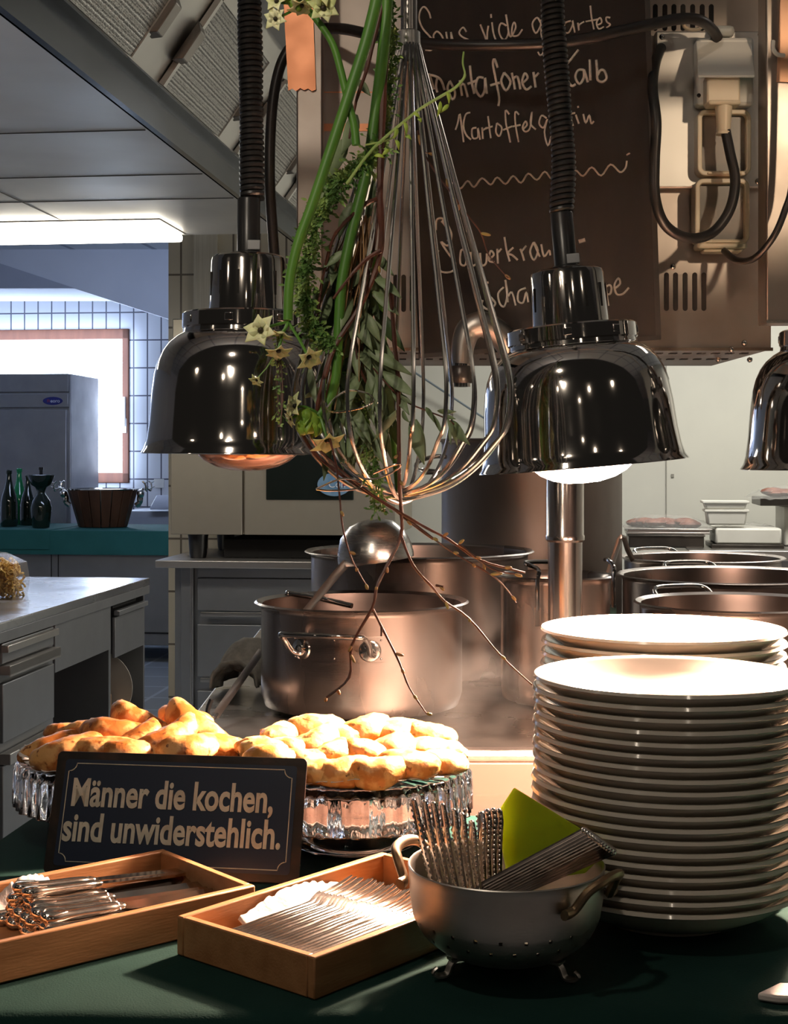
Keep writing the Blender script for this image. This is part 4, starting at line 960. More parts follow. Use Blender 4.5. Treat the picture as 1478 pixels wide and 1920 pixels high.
for i, (x0_, x1_, y0_, y1_, lab) in enumerate(((1302, 1402, 212, 335, 'cream framed socket with a smoked closed lid in the middle of the column'), (1298, 1399, 340, 462, 'cream framed socket with a smoked closed lid at the bottom of the column'))):
    OO = P((x0_+x1_)/2, y1_, SPY-.001)
    s2 = thing('lidded_socket', lab, 'socket', OO)
    m = MB(); plate_frame(m, x0_, x1_, y0_, y1_, 9, -.03, .012, SPY-.001, 16, OO); part('frame', m, CREAM, s2, bevel=.002)
    m = MB(); lb2(m, x0_+7, x1_-7, y0_+7, y1_-7, -.016, .01, SPY-.001, OO); part('lid', m, GREYLID, s2, bevel=.003)
    m = MB(); lb2(m, x0_+18, x1_-18, y1_-7, y1_-2, -.034, -.02, SPY-.001, OO); part('latch', m, CREAM, s2, bevel=.002)
    if i == 1:
        m = MB(); lb2(m, x0_+4, x1_-4, y1_-4, y1_+8, -.03, .01, SPY-.001, OO); lb2(m, x0_+16, x1_-12, y1_+6, y1_+14, -.024, .008, SPY-.001, OO); part('base_bulge', m, CREAM, s2, bevel=.006)
# cables
m = MB(); pts = [(518, 520, 2.66), (512, 440, 2.66), (506, 330, 2.66), (510, 210, 2.68), (524, 130, 2.69), (548, 85, 2.69), (585, 58, 2.68), (640, 54, 2.62), (700, 66, 2.58), (780, 80, 2.52), (880, 85, 2.48), (980, 84, 2.46), (1080, 76, 2.46), (1180, 55, 2.48), (1270, 36, 2.54), (1312, 38, 2.58), (1336, 56, 2.64), (1346, 72, 2.66)]
tag(part('power_cable', m.tube(cr([P(*p) for p in pts], 8), .0098, 14), BLACK), 'thick black cable arching across the top of the chalkboard to the upper socket', 'cable')
m = MB(); pts = [(1361, 246, 2.63), (1370, 290, 2.62), (1379, 340, 2.61), (1368, 395, 2.6), (1335, 437, 2.59), (1290, 446, 2.57), (1248, 422, 2.55), (1229, 370, 2.54), (1228, 300, 2.54), (1231, 230, 2.54), (1224, 165, 2.56), (1229, 120, 2.62), (1240, 90, 2.69)]
tag(part('power_cable', m.tube(cr([P(*p) for p in pts], 8), .0092, 14), BLACK), 'black cable hanging in a loop from the cream plug', 'cable')
m = MB(); pts = [(1358, 470, 2.66), (1382, 488, 2.62), (1415, 484, 2.58), (1450, 445, 2.55), (1472, 395, 2.54), (1486, 340, 2.54), (1492, 200, 2.54), (1494, 0, 2.54), (1496, -220, 2.54)]
tag(part('power_cable', m.tube(cr([P(*p) for p in pts], 8), .006, 12), BLACK), 'thin black cable curving from the bottom socket out at the right edge', 'cable')
m = MB(); pts = [P(1300+18*math.cos(t), 46+10*math.sin(t), 2.64+.012*math.sin(t)) for t in [2*PI*k/20 for k in range(20)]]
tag(part('cable_ring', m.tube(pts, .0035, 8, closed=True), CREAM), 'pale ring holding the thick cable at the top of the socket plate', 'ring')
# ------------------------------------------------------------------ serving table and cloth
tb = thing('serving_table', 'long serving table hidden under the dark green cloth', 'table', (0, 1.6, 0))
xl = lambda Y: -.47+(Y-1.88)*.115
m = MB(); m.prism([(xl(1.29)+.01, -.31, ZT-.04), (1.1, -.31, ZT-.04), (1.1, .32, ZT-.04), (xl(1.92)+.01, .32, ZT-.04)], (0, 0, .036))
part('table_top', m, DSTEEL, tb)
for x in (-.42, 1.05):
    for y in (-.27, .28): part('leg', MB().box((x, y, (ZT-.04)/2), (.05, .05, ZT-.04)), DSTEEL, tb)
m = MB(); nx, ny = 90, 60; prof = []
for j in range(12): prof.append((1.262-.018+.0, .5+(ZT-.018-.5)*j/12))
for k in range(6): a = PI/2*k/5; prof.append((1.262-.018*math.cos(a), ZT-.018+.018*math.sin(a)))
for j in range(1, ny+1): prof.append((1.262+(1.937-1.262)*j/ny, ZT))
for k in range(1, 4): a = PI/2*k/3; prof.append((1.937+.01*math.sin(a), ZT-.01+.01*math.cos(a)))
for j in range(1, 5): prof.append((1.947, ZT-.01-.06*j))
for i in range(nx+1):
    for (y, z) in prof:
        x0 = xl(y)-.006; x = x0+(1.12-x0)*i/nx
        w_ = .0022*noise.noise(Vector((x*7, y*7, 1.3))) if z > ZT-.03 else .006*noise.noise(Vector((x*5, z*2, 4)))
        # soft crease marks
        if z > ZT-.001: m.v.append((x, y, z+min(0, w_)*.8))
        else: m.v.append((x, y+w_, z))
n = len(prof)
for i in range(nx):
    for j in range(n-1): a = i*n+j; m.face((a, a+n, a+n+1, a+1))
b0 = len(m.v)
for j, (y, z) in enumerate(prof): m.v.append((xl(y)-.012, y, min(z, ZT)-.45)) 
for j in range(n-1): m.face((j, j+1, b0+j+1, b0+j))
tag(part('tablecloth', m, CLOTH, solid=0), 'dark green cloth covering the serving table in the foreground', 'tablecloth')

# ------------------------------------------------------------------ plates
def plate_mesh(r, h):
    s = r/.139
    o = [(0, .003), (.060*s, .003), (.066*s, 0), (.071*s, 0), (.074*s, .004), (.098*s, h*.3), (.122*s, h*.66), (.1345*s, h*.93), (.1375*s, h*.985), (r, h), (r-.0012, h+.0032), (.1355*s, h+.0036), (.131*s, h*.93+.003), (.118*s, h*.66+.003), (.094*s, h*.3+.004), (.07*s, .0085), (0, .008)]
    return MB().lathe(o, 96)
random.seed(11)
def stack(x, y, r, h, pitch, n, where, group):
    proto = None
    for k in range(n):
        top = n-1-k
        if top == 0: lab = 'topmost white dinner plate of the %s stack, brightly lit by the heat lamp' % where
        elif k == 0: lab = 'bottom white dinner plate of the %s stack, standing on the green cloth' % where
        else: lab = 'white dinner plate, %s from the top of the %s stack' % (ORD[top], where)
        p = (x+random.uniform(-.0013, .0013)-.0022*(1-k/n), y+random.uniform(-.001, .001), ZT+.0008+k*pitch)
        if proto is None:
            proto = part('dinner_plate', plate_mesh(r, h), PORC, loc=p, ang=50); tag(proto, lab, 'plate', group)
        else:
            q = proto.copy(); C.objects.link(q); q.location = p; q.rotation_euler = (0, 0, random.uniform(0, 6)); q['label'] = lab
stack(.283, 1.52, .139, .038, .01145, 19, 'front', 'plates in the front stack')
stack(.335, 1.84, .151, .040, .0143, 16, 'rear', 'plates in the rear stack')

# ------------------------------------------------------------------ glass cake stands with doilies and pastries
CRYS = mat('pressed_crystal', (.97, .97, .97), .03, 0, (1, 1, 1), 5, trans=1, ior=1.47, bump=.5, bscale=70, bvec=(1, 1, .25))
def cake_stand(label, x, y, s=1.0):
    t = thing('cake_stand', label, 'cake stand', (x, y, ZT+.001), group='glass cake stands'); t.scale = (s, s, s)
    R_ = .139; zt = .092
    def rip(r, z, a, i):
        if r > .12 and z < zt-.004: return r+.0022*math.sin(a*44)+.0012*math.sin(a*17+1)
        return r
    prof = [(0, zt-.006), (.05, zt-.006), (.128, zt-.007), (.1335, zt-.012), (.1345, zt-.03), (.138, zt-.052), (.1415, zt-.053), (.1415, zt-.03), (.1405, zt-.008), (.139, zt-.001), (.135, zt+.001), (.12, zt), (0, zt)]
    part('plate', MB().lathe(prof, 220, ripple=rip), CRYS, t, ang=70)
    prof = [(.058, 0), (.075, 0), (.077, .004), (.073, .009), (.055, .016), (.036, .03), (.025, .05), (.03, .07), (.045, zt-.0065), (.04, zt-.0068), (.024, .068), (.019, .05), (.03, .029), (.05, .013), (.056, .003)]
    part('foot', MB().lathe(prof, 80, closed=True), mat('clear_glass', (1, 1, 1), .01, 0, (.98, .98, .98), 5, trans=1, ior=1.47) if 'clear_glass' not in bpy.data.materials else bpy.data.materials['clear_glass'], t, ang=70)
    return t
SX, SY, LX, LY = -.048, 1.805, -.333, 1.862
cake_stand('glass cake stand right of the blue sign, under the heat lamp', SX, SY)
cake_stand('glass cake stand at the left, behind the blue sign', LX, LY)
def doily(label, x, y):
    m = MB(); nr, na = 6, 180
    rs = [0, .05, .09, .112, .119, .126, .133]
    for i, r in enumerate(rs):
        for k in range(na):
            a = 2*PI*k/na; rr = r+(.0035*abs(math.sin(a*15)) if i == nr else 0)
            z = .0 if r < .1 else ((r-.1)*.18+.0012*math.sin(a*23+i)+(.004*math.sin(a*4+1) if i > 4 else 0))
            m.v.append((rr*math.cos(a), rr*math.sin(a), z))
    for i in range(nr):
        for k in range(na):
            if i >= 4 and (k % 4 == 1): continue
            l = (k+1) % na; m.face((i*na+k, i*na+l, (i+1)*na+l, (i+1)*na+k))
    tag(part('doily', m, PAPER, loc=(x, y, ZT+.096), solid=.0008), label, 'doily', 'paper doilies on the cake stands')
doily('white lace paper doily under the brightly lit right pastries', SX, SY); doily('white lace paper doily under the left pastries', LX, LY)
def pastry_mat(name, a, b, c):
    m = bpy.data.materials.new(name); m.use_nodes = True; nt = m.node_tree; N = nt.nodes; L = nt.links; bs = N['Principled BSDF']; bs.inputs['Roughness'].default_value = .42
    tc = N.new('ShaderNodeTexCoord'); oi = N.new('ShaderNodeObjectInfo'); ad = N.new('ShaderNodeVectorMath')
    L.new(tc.outputs['Object'], ad.inputs[0]); L.new(oi.outputs['Location'], ad.inputs[1])
    n1 = N.new('ShaderNodeTexNoise'); n1.inputs['Scale'].default_value = 48; n1.inputs['Detail'].default_value = 4; L.new(ad.outputs[0], n1.inputs['Vector'])
    r1 = N.new('ShaderNodeValToRGB'); e = r1.color_ramp.elements; e[0].position = .43; e[0].color = (*a, 1); e[1].position = .55; e[1].color = (*b, 1); L.new(n1.outputs['Fac'], r1.inputs[0])
    n2 = N.new('ShaderNodeTexNoise'); n2.inputs['Scale'].default_value = 110; n2.inputs['Detail'].default_value = 3; L.new(ad.outputs[0], n2.inputs['Vector'])
    mr = N.new('ShaderNodeMapRange'); mr.inputs['From Min'].default_value = .61; mr.inputs['From Max'].default_value = .7; L.new(n2.outputs['Fac'], mr.inputs['Value'])
    mx = N.new('ShaderNodeMix'); mx.data_type = 'RGBA'; mx.inputs[7].default_value = (*c, 1); L.new(mr.outputs[0], mx.inputs[0]); L.new(r1.outputs[0], mx.inputs[6]); L.new(mx.outputs[2], bs.inputs['Base Color'])
    bp = N.new('ShaderNodeBump'); bp.inputs['Strength'].default_value = .35; bp.inputs['Distance'].default_value = .003; L.new(n2.outputs['Fac'], bp.inputs['Height']); L.new(bp.outputs[0], bs.inputs['Normal'])
    return m
PA = pastry_mat('golden_pastry', (.76, .4, .14), (.45, .15, .03), (.2, .055, .015))
PB = pastry_mat('pale_golden_pastry', (.82, .52, .2), (.56, .25, .06), (.2, .08, .025))
def pastry_mesh(seed, L_=.037, W_=.022, H_=.019):
    m = MB(); seg, rings = 30, 20; random.seed(seed); off = Vector((seed*3.1, 0, 0))
    for i in range(rings+1):
        th = PI*i/rings
        for k in range(seg):
            a = 2*PI*k/seg
            x = -math.cos(th); s_ = math.sin(th)**.8
            y = s_*math.cos(a); z = s_*math.sin(a)
            z = z*.62 if z < 0 else z
            crim = max(0, y)**6*(.3+.12*math.sin(i*2.2))        # crimped seam on one long side
            p = Vector((x*L_, y*W_*(1+crim)-.006*(1-x*x)+.006*x*x, z*H_*(1-.55*max(0, y)**4)))
            p += p.normalized()*.0026*noise.noise(p*55+off)+p.normalized()*.0016*noise.noise(p*190+off)
            m.v.append(tuple(p))
    for i in range(rings):
        for k in range(seg): l = (k+1) % seg; m.face((i*seg+k, i*seg+l, (i+1)*seg+l, (i+1)*seg+k))
    return m
PM = []
for k in range(5):
    mm = pastry_mesh(k+1, .037 if k < 4 else .043, .0215 if k < 4 else .018, .0185); o = part('pastry', mm, PA); PM.append(o.data); bpy.data.objects.remove(o)
PM2 = []
for k in range(5):
    mm = pastry_mesh(k+11, .036, .0225, .019); o = part('pastry', mm, PB); PM2.append(o.data); bpy.data.objects.remove(o)
def pastries(lst, meshes, cY, group):
    for i, (px, py, dY, sc, yaw, tilt, roll, lab) in enumerate(lst):
        o = bpy.data.objects.new('pastry', meshes[i % 5]); C.objects.link(o); o.location = P(px, py, cY+dY)
        o.rotation_euler = (math.radians(roll), math.radians(tilt), math.radians(yaw)); o.scale = (sc,)*3
        tag(o, lab, 'pastry', group)
G1 = 'pastries on the right cake stand'
pastries([
 (483, 1402, .0, .8, 20, 0, 0, 'pastry at the far left rim of the right cake stand, mostly hidden'),
 (500, 1412, -.05, .95, 10, 5, 10, 'browned pastry low at the left edge of the right pile'),
 (509, 1427, -.09, 1.0, -8, 0, -10, 'flat browned pastry just above the top right corner of the blue sign'),
 (522, 1378, .03, .9, 75, 0, 15, 'small round ended pastry standing up at the left of the right pile'),
 (594, 1370, .06, 1.15, 5, 0, 0, 'large pale pastry at the back left top of the right pile'),
 (548, 1405, -.03, .9, 35, 10, 20, 'pastry tucked below the large pale one at the left of the right pile'),
 (588, 1398, -.02, 1.05, 30, -25, 25, 'spotted pastry leaning diagonally in the middle left of the right pile'),
 (625, 1413, -.06, .9, 60, -10, 15, 'short plump pastry pointing forward in the centre left of the right pile'),
 (640, 1382, .04, .95, -15, 0, 20, 'spotted pastry at the back between the two pale top ones'),
 (683, 1370, .05, 1.05, 15, -15, 10, 'bright pale pastry at the top centre of the right pile'),
 (679, 1412, -.05, .95, -12, 5, 0, 'smooth pastry in the centre of the right pile'),
 (645, 1447, -.105, 1.0, 22, -6, 25, 'dark specked pastry in the front row, left of the centre'),
 (706, 1446, -.11, 1.05, 5, -4, 25, 'dark specked flat pastry at the centre of the front row'),
 (600, 1449, -.1, .95, -8, 0, 10, 'pastry in the front row just right of the blue sign'),
 (566, 1432, -.08, 1.0, -4, 0, 5, 'browned pastry peeping over the right end of the blue sign'),
 (733, 1403, -.03, 1.0, 40, -10, 15, 'yellow pastry right of the centre of the right pile'),
 (745, 1375, .05, 1.1, -5, 0, 15, 'wide pastry at the top right back of the right pile'),
 (804, 1380, .04, 1.0, -15, 5, 10, 'bright rounded pastry at the right shoulder of the right pile'),
 (766, 1435, -.085, 1.05, -8, 4, 10, 'brightly lit pastry in the front row right of the centre'),
 (838, 1405, .03, .8, -40, 10, 0, 'overexposed pastry at the far right back of the right pile'),
 (828, 1432, -.05, .95, 14, 5, 5, 'pastry at the right end of the front row, near the glass rim'),
 (795, 1409, -.01, 1.0, 5, 0, 15, 'brightest pastry at the right side, between the top and the front row'),
 (640, 1425, .0, 1.0, 0, 0, 0, 'pastry buried in the middle of the right pile'),
 (700, 1422, .02, 1.0, 50, 0, 0, 'pastry buried under the top centre of the right pile'),
 (585, 1420, .03, 1.0, -30, 0, 0, 'pastry buried at the back left of the right pile'),
 (770, 1405, .06, 1.0, 20, 0, 0, 'pastry buried at the back right of the right pile')], PM2, SY, G1)
G2 = 'pastries on the left cake stand'
pastries([
 (121, 1374, .03, .75, 10, 0, 0, 'small pale pastry at the far left back of the left pile'),
 (166, 1372, .02, .95, 20, -8, 10, 'spotted pastry behind the long browned one on the left stand'),
 (213, 1376, -.02, 1.2, -8, 4, 15, 'long browned pastry across the left middle of the left pile'),
 (253, 1350, .03, 1.05, -25, 22, 15, 'pastry tipped upward at the top of the left pile'),
 (295, 1367, .02, .9, -35, 20, 15, 'pastry sloping down to the right of the tipped top one'),
 (259, 1387, -.04, .95, 40, -25, 20, 'rounded pastry below the tipped top one in the left pile'),
 (299, 1394, -.07, 1.05, 25, -22, 25, 'smooth oval pastry in the front centre of the left pile'),
 (330, 1377, -.03, .95, 40, -30, 20, 'pastry leaning behind the smooth oval one'),
 (345, 1349, .06, 1.0, -10, 10, 10, 'pastry at the back top right of the left pile'),
 (372, 1368, .0, 1.35, -30, 28, 15, 'long pale pastry sloping down to the right on the left pile'),
 (411, 1401, -.03, 1.05, -15, 8, 10, 'pale pastry at the right end of the left pile, on the doily'),
 (346, 1406, -.08, 1.15, 10, -5, 15, 'browned crimped pastry right of the front centre of the left pile'),
 (96, 1405, -.02, 1.1, 30, -16, 10, 'pastry at the left rim behind the foremost long one'),
 (127, 1414, -.075, 1.25, 20, -14, 15, 'long yellowish pastry foremost at the left of the left pile'),
 (195, 1409, -.08, 1.1, 5, 0, 10, 'pastry peeping over the top left of the blue sign'),
 (235, 1412, -.09, 1.0, -5, 0, 10, 'browned pastry just above the sign below the rounded one'),
 (290, 1415, -.0, 1.05, 20, 0, 0, 'pastry buried in the middle of the left pile'),
 (215, 1405, .03, 1.05, -20, 0, 0, 'pastry buried at the back of the left pile'),
 (365, 1402, .04, 1.05, 30, 0, 0, 'pastry buried under the long pale one'),
 (150, 1400, .03, 1.0, 40, 0, 0, 'pastry buried at the left back of the left pile')], PM, LY, G2)

# ------------------------------------------------------------------ tin sign
BL, BR, TL = P(80, 0, 1.665), P(560, 0, 1.622), None
BL.z = BR.z = ZT+.002
su_ = (BR-BL); SWID = su_.length; su_.normalize()
TLp = P(118, 1408, 1.712); sv = TLp-BL; sv = (sv-su_*sv.dot(su_)); SHT = sv.length; sv.normalize(); sn = su_.cross(sv)   # towards the camera?
if sn.y > 0: sn = -sn
# lift to lean in the picture plane like the photo
Ms = Matrix((( su_.x, sv.x, -sn.x, BL.x), (su_.y, sv.y, -sn.y, BL.y), (su_.z, sv.z, -sn.z, BL.z), (0, 0, 0, 1)))
sg = thing('tin_sign', 'dark blue rusty tin sign with pale German lettering leaning on the cake stands', 'sign'); sg.matrix_world = Ms
# local axes: x right, y up along the sign, z into the picture
RUST = mat('rusted_black_border', (.018, .014, .012), .4, .2, (.06, .03, .02), 24, detail=6, lo=.5, hi=.75, bump=.3, bscale=60)
NAVY = bpy.data.materials.new('worn_navy_enamel'); NAVY.use_nodes = True; nt = NAVY.node_tree; N = nt.nodes; L = nt.links; bs = N['Principled BSDF']; bs.inputs['Roughness'].default_value = .38
tc = N.new('ShaderNodeTexCoord'); n1 = N.new('ShaderNodeTexNoise'); n1.inputs['Scale'].default_value = 16; n1.inputs['Detail'].default_value = 8; L.new(tc.outputs['Object'], n1.inputs['Vector'])
sepx = N.new('ShaderNodeSeparateXYZ'); L.new(tc.outputs['Object'], sepx.inputs[0])
# wear gathers in the lower corners of the sign
mrx = N.new('ShaderNodeMapRange'); mrx.inputs['From Min'].default_value = .11; mrx.inputs['From Max'].default_value = .142; ab = N.new('ShaderNodeMath'); ab.operation = 'ABSOLUTE'; sb = N.new('ShaderNodeMath'); sb.operation = 'SUBTRACT'; sb.inputs[1].default_value = .148
L.new(sepx.outputs[0], sb.inputs[0]); L.new(sb.outputs[0], ab.inputs[0]); L.new(ab.outputs[0], mrx.inputs['Value'])
mry = N.new('ShaderNodeMapRange'); mry.inputs['From Min'].default_value = .075; mry.inputs['From Max'].default_value = .005; L.new(sepx.outputs[1], mry.inputs['Value'])
mu = N.new('ShaderNodeMath'); mu.operation = 'MULTIPLY'; L.new(mrx.outputs[0], mu.inputs[0]); L.new(mry.outputs[0], mu.inputs[1])
ad = N.new('ShaderNodeMath'); ad.operation = 'MULTIPLY_ADD'; ad.inputs[1].default_value = .32; L.new(mu.outputs[0], ad.inputs[0]); L.new(n1.outputs['Fac'], ad.inputs[2])
mr = N.new('ShaderNodeMapRange'); mr.inputs['From Min'].default_value = .66; mr.inputs['From Max'].default_value = .74; L.new(ad.outputs[0], mr.inputs['Value'])
mx = N.new('ShaderNodeMix'); mx.data_type = 'RGBA'; mx.inputs[6].default_value = (.006, .016, .045, 1); mx.inputs[7].default_value = (.16, .095, .06, 1); L.new(mr.outputs[0], mx.inputs[0]); L.new(mx.outputs[2], bs.inputs['Base Color'])
def rrect(x0, x1, y0, y1, r, n=5):
    out = []
    for cx, cy, a0 in ((x1-r, y0+r, -PI/2), (x1-r, y1-r, 0), (x0+r, y1-r, PI/2), (x0+r, y0+r, PI)):
        for k in range(n+1): a = a0+PI/2*k/n; out.append((cx+r*math.cos(a), cy+r*math.sin(a)))
    return out
part('plate', MB().prism([(x, y, 0) for x, y in rrect(0, SWID, 0, SHT, .006)], (0, 0, .002)), RUST, sg, bevel=.0006)
part('blue_field', MB().prism([(x, y, -.0004) for x, y in rrect(.011, SWID-.011, .009, SHT-.009, .004)], (0, 0, .0006)), NAVY, sg, smooth=False)
IVORY = mat('aged_ivory_paint', (.74, .68, .56), .5, 0, (.56, .5, .4), 60, detail=6, lo=.45, hi=.75)
# thin border line with notched corners
def notched(i, r):
    x0, x1, y0, y1 = i, SWID-i, i*.85, SHT-i*.85; pts = []
    for cx, cy, a0 in ((x1, y0, PI), (x1, y1, -PI/2), (x0, y1, 0), (x0, y0, PI/2)):
        for k in range(7):
            a = a0-PI/2*k/6; pts.append(Vector((cx+r*math.cos(a), cy+r*math.sin(a), -.0006)))
    return pts
part('border_line', MB().tube(notched(.016, .009), .0006, 6, closed=True), IVORY, sg)
def sign_text(body, x, y, width, size):
    MT = Matrix.Translation((0, 0, 0))
    o = text_mesh('lettering', body, size, IVORY, sg, MT, 1.0, off=size*.026, ext=.0005)
    xs = [v.co.x for v in o.data.vertices]; k = width/(max(xs)-min(xs)); x0 = min(xs)
    o.data.transform(Matrix.Translation((x, y, -.0008)) @ Matrix.Diagonal((k, 1, 1, 1)) @ Matrix.Translation((-x0, 0, 0)))
    return o
sign_text('Männer die kochen,', .0235, SHT-.061, SWID*.80, .0435)
sign_text('sind unwiderstehlich.', .0175, SHT-.1, SWID*.86, .0435)

# ------------------------------------------------------------------ wooden cutlery trays
def tray(label, c, a, b, La, Lb, h):
    """c = centre on the table; a, b = unit directions of the long and the short side"""
    t = thing('wooden_tray', label, 'tray', (c[0], c[1], ZT+.0005), (0, 0, math.atan2(a[1], a[0])))
    th = .009
    for nm, bx in (('long_side', (0, Lb/2-th/2)), ('long_side', (0, -Lb/2+th/2))):
        part(nm, MB().box((0, bx[1], h/2), (La, th, h)), BEECH, t, bevel=.0016)
    for sx in (-1, 1): part('short_side', MB().box((sx*(La/2-th/2), 0, h/2), (th-.0002, Lb-2*th, h)), BEECH, t, bevel=.0014)
    part('tray_floor', MB().box((0, 0, .003), (La-2*th, Lb-2*th, .004)), BEECH, t)
    return t
aR = Vector((.65, .76)).normalized(); bR = Vector((aR.y, -aR.x))
nearR = Vector((-.069, 1.281)); LaR, LbR, hT = .296, .18, .037
cR = nearR+aR*LaR/2-bR*LbR/2
trR = tray('wooden tray full of forks in the middle foreground', cR, aR, bR, LaR, LbR, hT)
aL = Vector((.769, .64)).normalized(); bL = Vector((aL.y, -aL.x))
rL = Vector((-.1405, 1.497)); cL = rL-aL*LaR/2-bL*LbR/2
trL = tray('wooden tray of silver knives at the left foreground, before the sign', cL, aL, bL, LaR, LbR, hT)
# lace paper lining the fork tray
def lace(label, c, a, b, pts_a, width, lean, z0):
    m = MB(); n = 40
    for i in range(n+1):
        f = i/n
        for j in range(7):
            q = j/6; s_ = .0035*q*noise.noise(Vector((i*.35, 0, 3)))+(.0009*math.sin(i*1.9) if j == 6 else 0)
            aa = pts_a[0]+(pts_a[1]-pts_a[0])*f; bb = width[0]+(width[1]-width[0])*q
            z = z0+lean*q**1.2*(.45+.55*math.sin(PI*f)) + s_
            p = Vector(c)+a*aa+b*bb; m.v.append((p.x, p.y, z))
    for i in range(n):
        for j in range(6):
            k = i*7+j; m.face((k, k+7, k+8, k+1))
    tag(part('lace_paper', m, PAPER, solid=.0006), label, 'paper', 'lace papers lining the cutlery trays')
lace('white lace paper standing along the left inner side of the fork tray', cR, aR, bR, (-.08, .075), (-.05, -.078), .029, ZT+.007)
lace('bit of white lace paper showing behind the knives in the left tray', cL, aL, bL, (-.06, .02), (-.05, -.076), .035, ZT+.007)
def flatstrip(mb, xs, ws, zs, th, ycur=None, crown=.0):
    b0 = len(mb.v)
    for x, w_, z in zip(xs, ws, zs):
        mb.v += [(x, -w_, z), (x, -w_*.5, z+crown), (x, 0, z+crown*1.3), (x, w_*.5, z+crown), (x, w_, z), (x, w_, z-th), (x, -w_, z-th)]
    n = len(xs)
    for i in range(n-1):
        for k in range(7): l = (k+1) % 7; mb.face((b0+i*7+k, b0+(i+1)*7+k, b0+(i+1)*7+l, b0+i*7+l))
    mb.face([b0+k for k in range(7)]); mb.face([b0+(n-1)*7+k for k in range(7)][::-1])
def fork_mesh():
    m = MB()
    flatstrip(m, [0, .003, .012, .03, .06, .09, .115, .128, .138, .147, .153], [.0045, .007, .0082, .0066, .0042, .0028, .0026, .004, .0085, .0115, .0118],
              [.002, .002, .002, .003, .0055, .0055, .004, .0025, .001, .0005, .001], .0014, crown=.0008)
    for k in range(4):
        y = -.0092+k*.00613
        m.tube(cr([(.150, y, .0003), (.165, y, .0005), (.18, y*.97, .0035), (.193, y*.93, .009)], 3), [.0017]*6+[.0015]*2+[.0014, .0009], 6, flat=.6)
    m.ell((.004, 0, .0026), (.0035, .0045, .0016), seg=8, rings=5)
    return m
fd = thing('fork', 'x', 'fork'); part('fork_body', fork_mesh(), SILVER, fd)
NF = 23; random.seed(5)
for k in range(NF):
    lab = 'silver table fork in the middle tray, %s from the left' % ORD[k] if k else 'leftmost silver table fork in the middle tray, beside the lace paper'
    if k == NF-1: lab = 'rightmost silver table fork in the middle tray, tipped on its side'
    o = fd if k == 0 else dup(fd)
    bb = -.052+k*.0057; aa = -.132+random.uniform(-.0015, .0015)
    if k == NF-1: bb += .004
    p = Vector(cR)+aR*aa+bR*bb
    o.location = (p.x, p.y, ZT+.0155)
    yaw = math.atan2(aR.y, aR.x)
    Rm = Matrix.Rotation(yaw, 4, 'Z') @ Matrix.Rotation(math.radians(-3.0+random.uniform(-.5, .5)), 4, 'Y') @ Matrix.Rotation(math.radians(30 if k < NF-1 else 62), 4, 'X')
    o.rotation_euler = Rm.to_euler()
    tag(o, lab, 'fork', 'forks lying in the middle tray')
# small folded napkin under the tines
def knife_mesh():
    m = MB()
    hp = [(0, .004), (.003, .0095), (.01, .0118), (.02, .0112), (.035, .0085), (.055, .0075), (.08, .0085), (.094, .0078), (.1, .0055), (.104, .0065), (.108, .005)]
    pts = [Vector((x, 0, 0)) for x, r in hp]
    m.tube(pts, [r for x, r in hp], 14, flat=.62, up=Vector((0, 0, 1)))
    return m
def knife_orn():
    m = MB()
    for s in (-1, 1):
        for z in (.005, -.005):
            m.tube(cr([(.03, s*.0035, z*1.0), (.018, s*.0065, z*1.2), (.008, s*.007, z*1.2), (.003, s*.003, z)], 3), .0009, 5)
    m.tube([(.1, -.0058, 0), (.1, 0, .0038), (.1, .0058, 0), (.1, 0, -.0038)], .0011, 6, closed=True)
    return m
def blade_mesh():
    m = MB(); prof = [(.106, -.005, .005), (.112, -.0085, .0045), (.13, -.0105, .005), (.2, -.0115, .0055), (.225, -.0105, .006), (.236, -.004, .0055), (.238, .002, .004)]
    b0 = 0
    for x, y0, y1 in prof: m.v += [(x, y1, .0011), (x, y0, .0002), (x, y0, -.0002), (x, y1, -.0011)]
    n = len(prof)
    for i in range(n-1):
        for k in range(4): l = (k+1) % 4; m.face((i*4+k, (i+1)*4+k, (i+1)*4+l, i*4+l))
    m.face((3, 2, 1, 0)); m.face(((n-1)*4, (n-1)*4+1, (n-1)*4+2, (n-1)*4+3)); return m
kn = thing('table_knife', 'x', 'knife'); h_ = part('handle', knife_mesh(), SILVER, kn, ang=60); part('handle_ornament', knife_orn(), SILVER, h_); part('blade', blade_mesh(), BLADE, kn, smooth=True, ang=15)
random.seed(21)
lay = []
for k in range(7): lay.append((-.05+k*.0185, .0125, 0))
for k in range(6): lay.append((-.042+k*.0185, .0245, 1))
for k in range(5): lay.append((-.036+k*.0185, .0365, 2))
lay.append((-.034, .0485, 3)); lay.append((-.012, .0485, 3))
nm = ['bottom', 'second', 'third', 'top']
cnt = {}
for i, (bb, z, l) in enumerate(lay):
    cnt[l] = cnt.get(l, -1)+1
    lab = 'silver ornate handled knife in the left tray, %s layer, %s from the back' % (nm[l], ORD[cnt[l]])
    o = kn if i == 0 else dup(kn)
    p = Vector(cL)+aL*(-.064+l*.003+random.uniform(-.006, .006))+bL*bb
    o.location = (p.x, p.y, ZT+z*.9+.001); o.scale = (.84, .84, .84)
    Rm = Matrix.Rotation(math.atan2(aL.y, aL.x)+math.radians(random.uniform(-3, 3)+(3 if l == 3 else 0)), 4, 'Z') @ Matrix.Rotation(math.radians(1.5+l*1.3), 4, 'Y') @ Matrix.Rotation(math.radians(random.uniform(-25, 25)), 4, 'X')
    o.rotation_euler = Rm.to_euler(); tag(o, lab, 'knife', 'knives lying in the left tray')

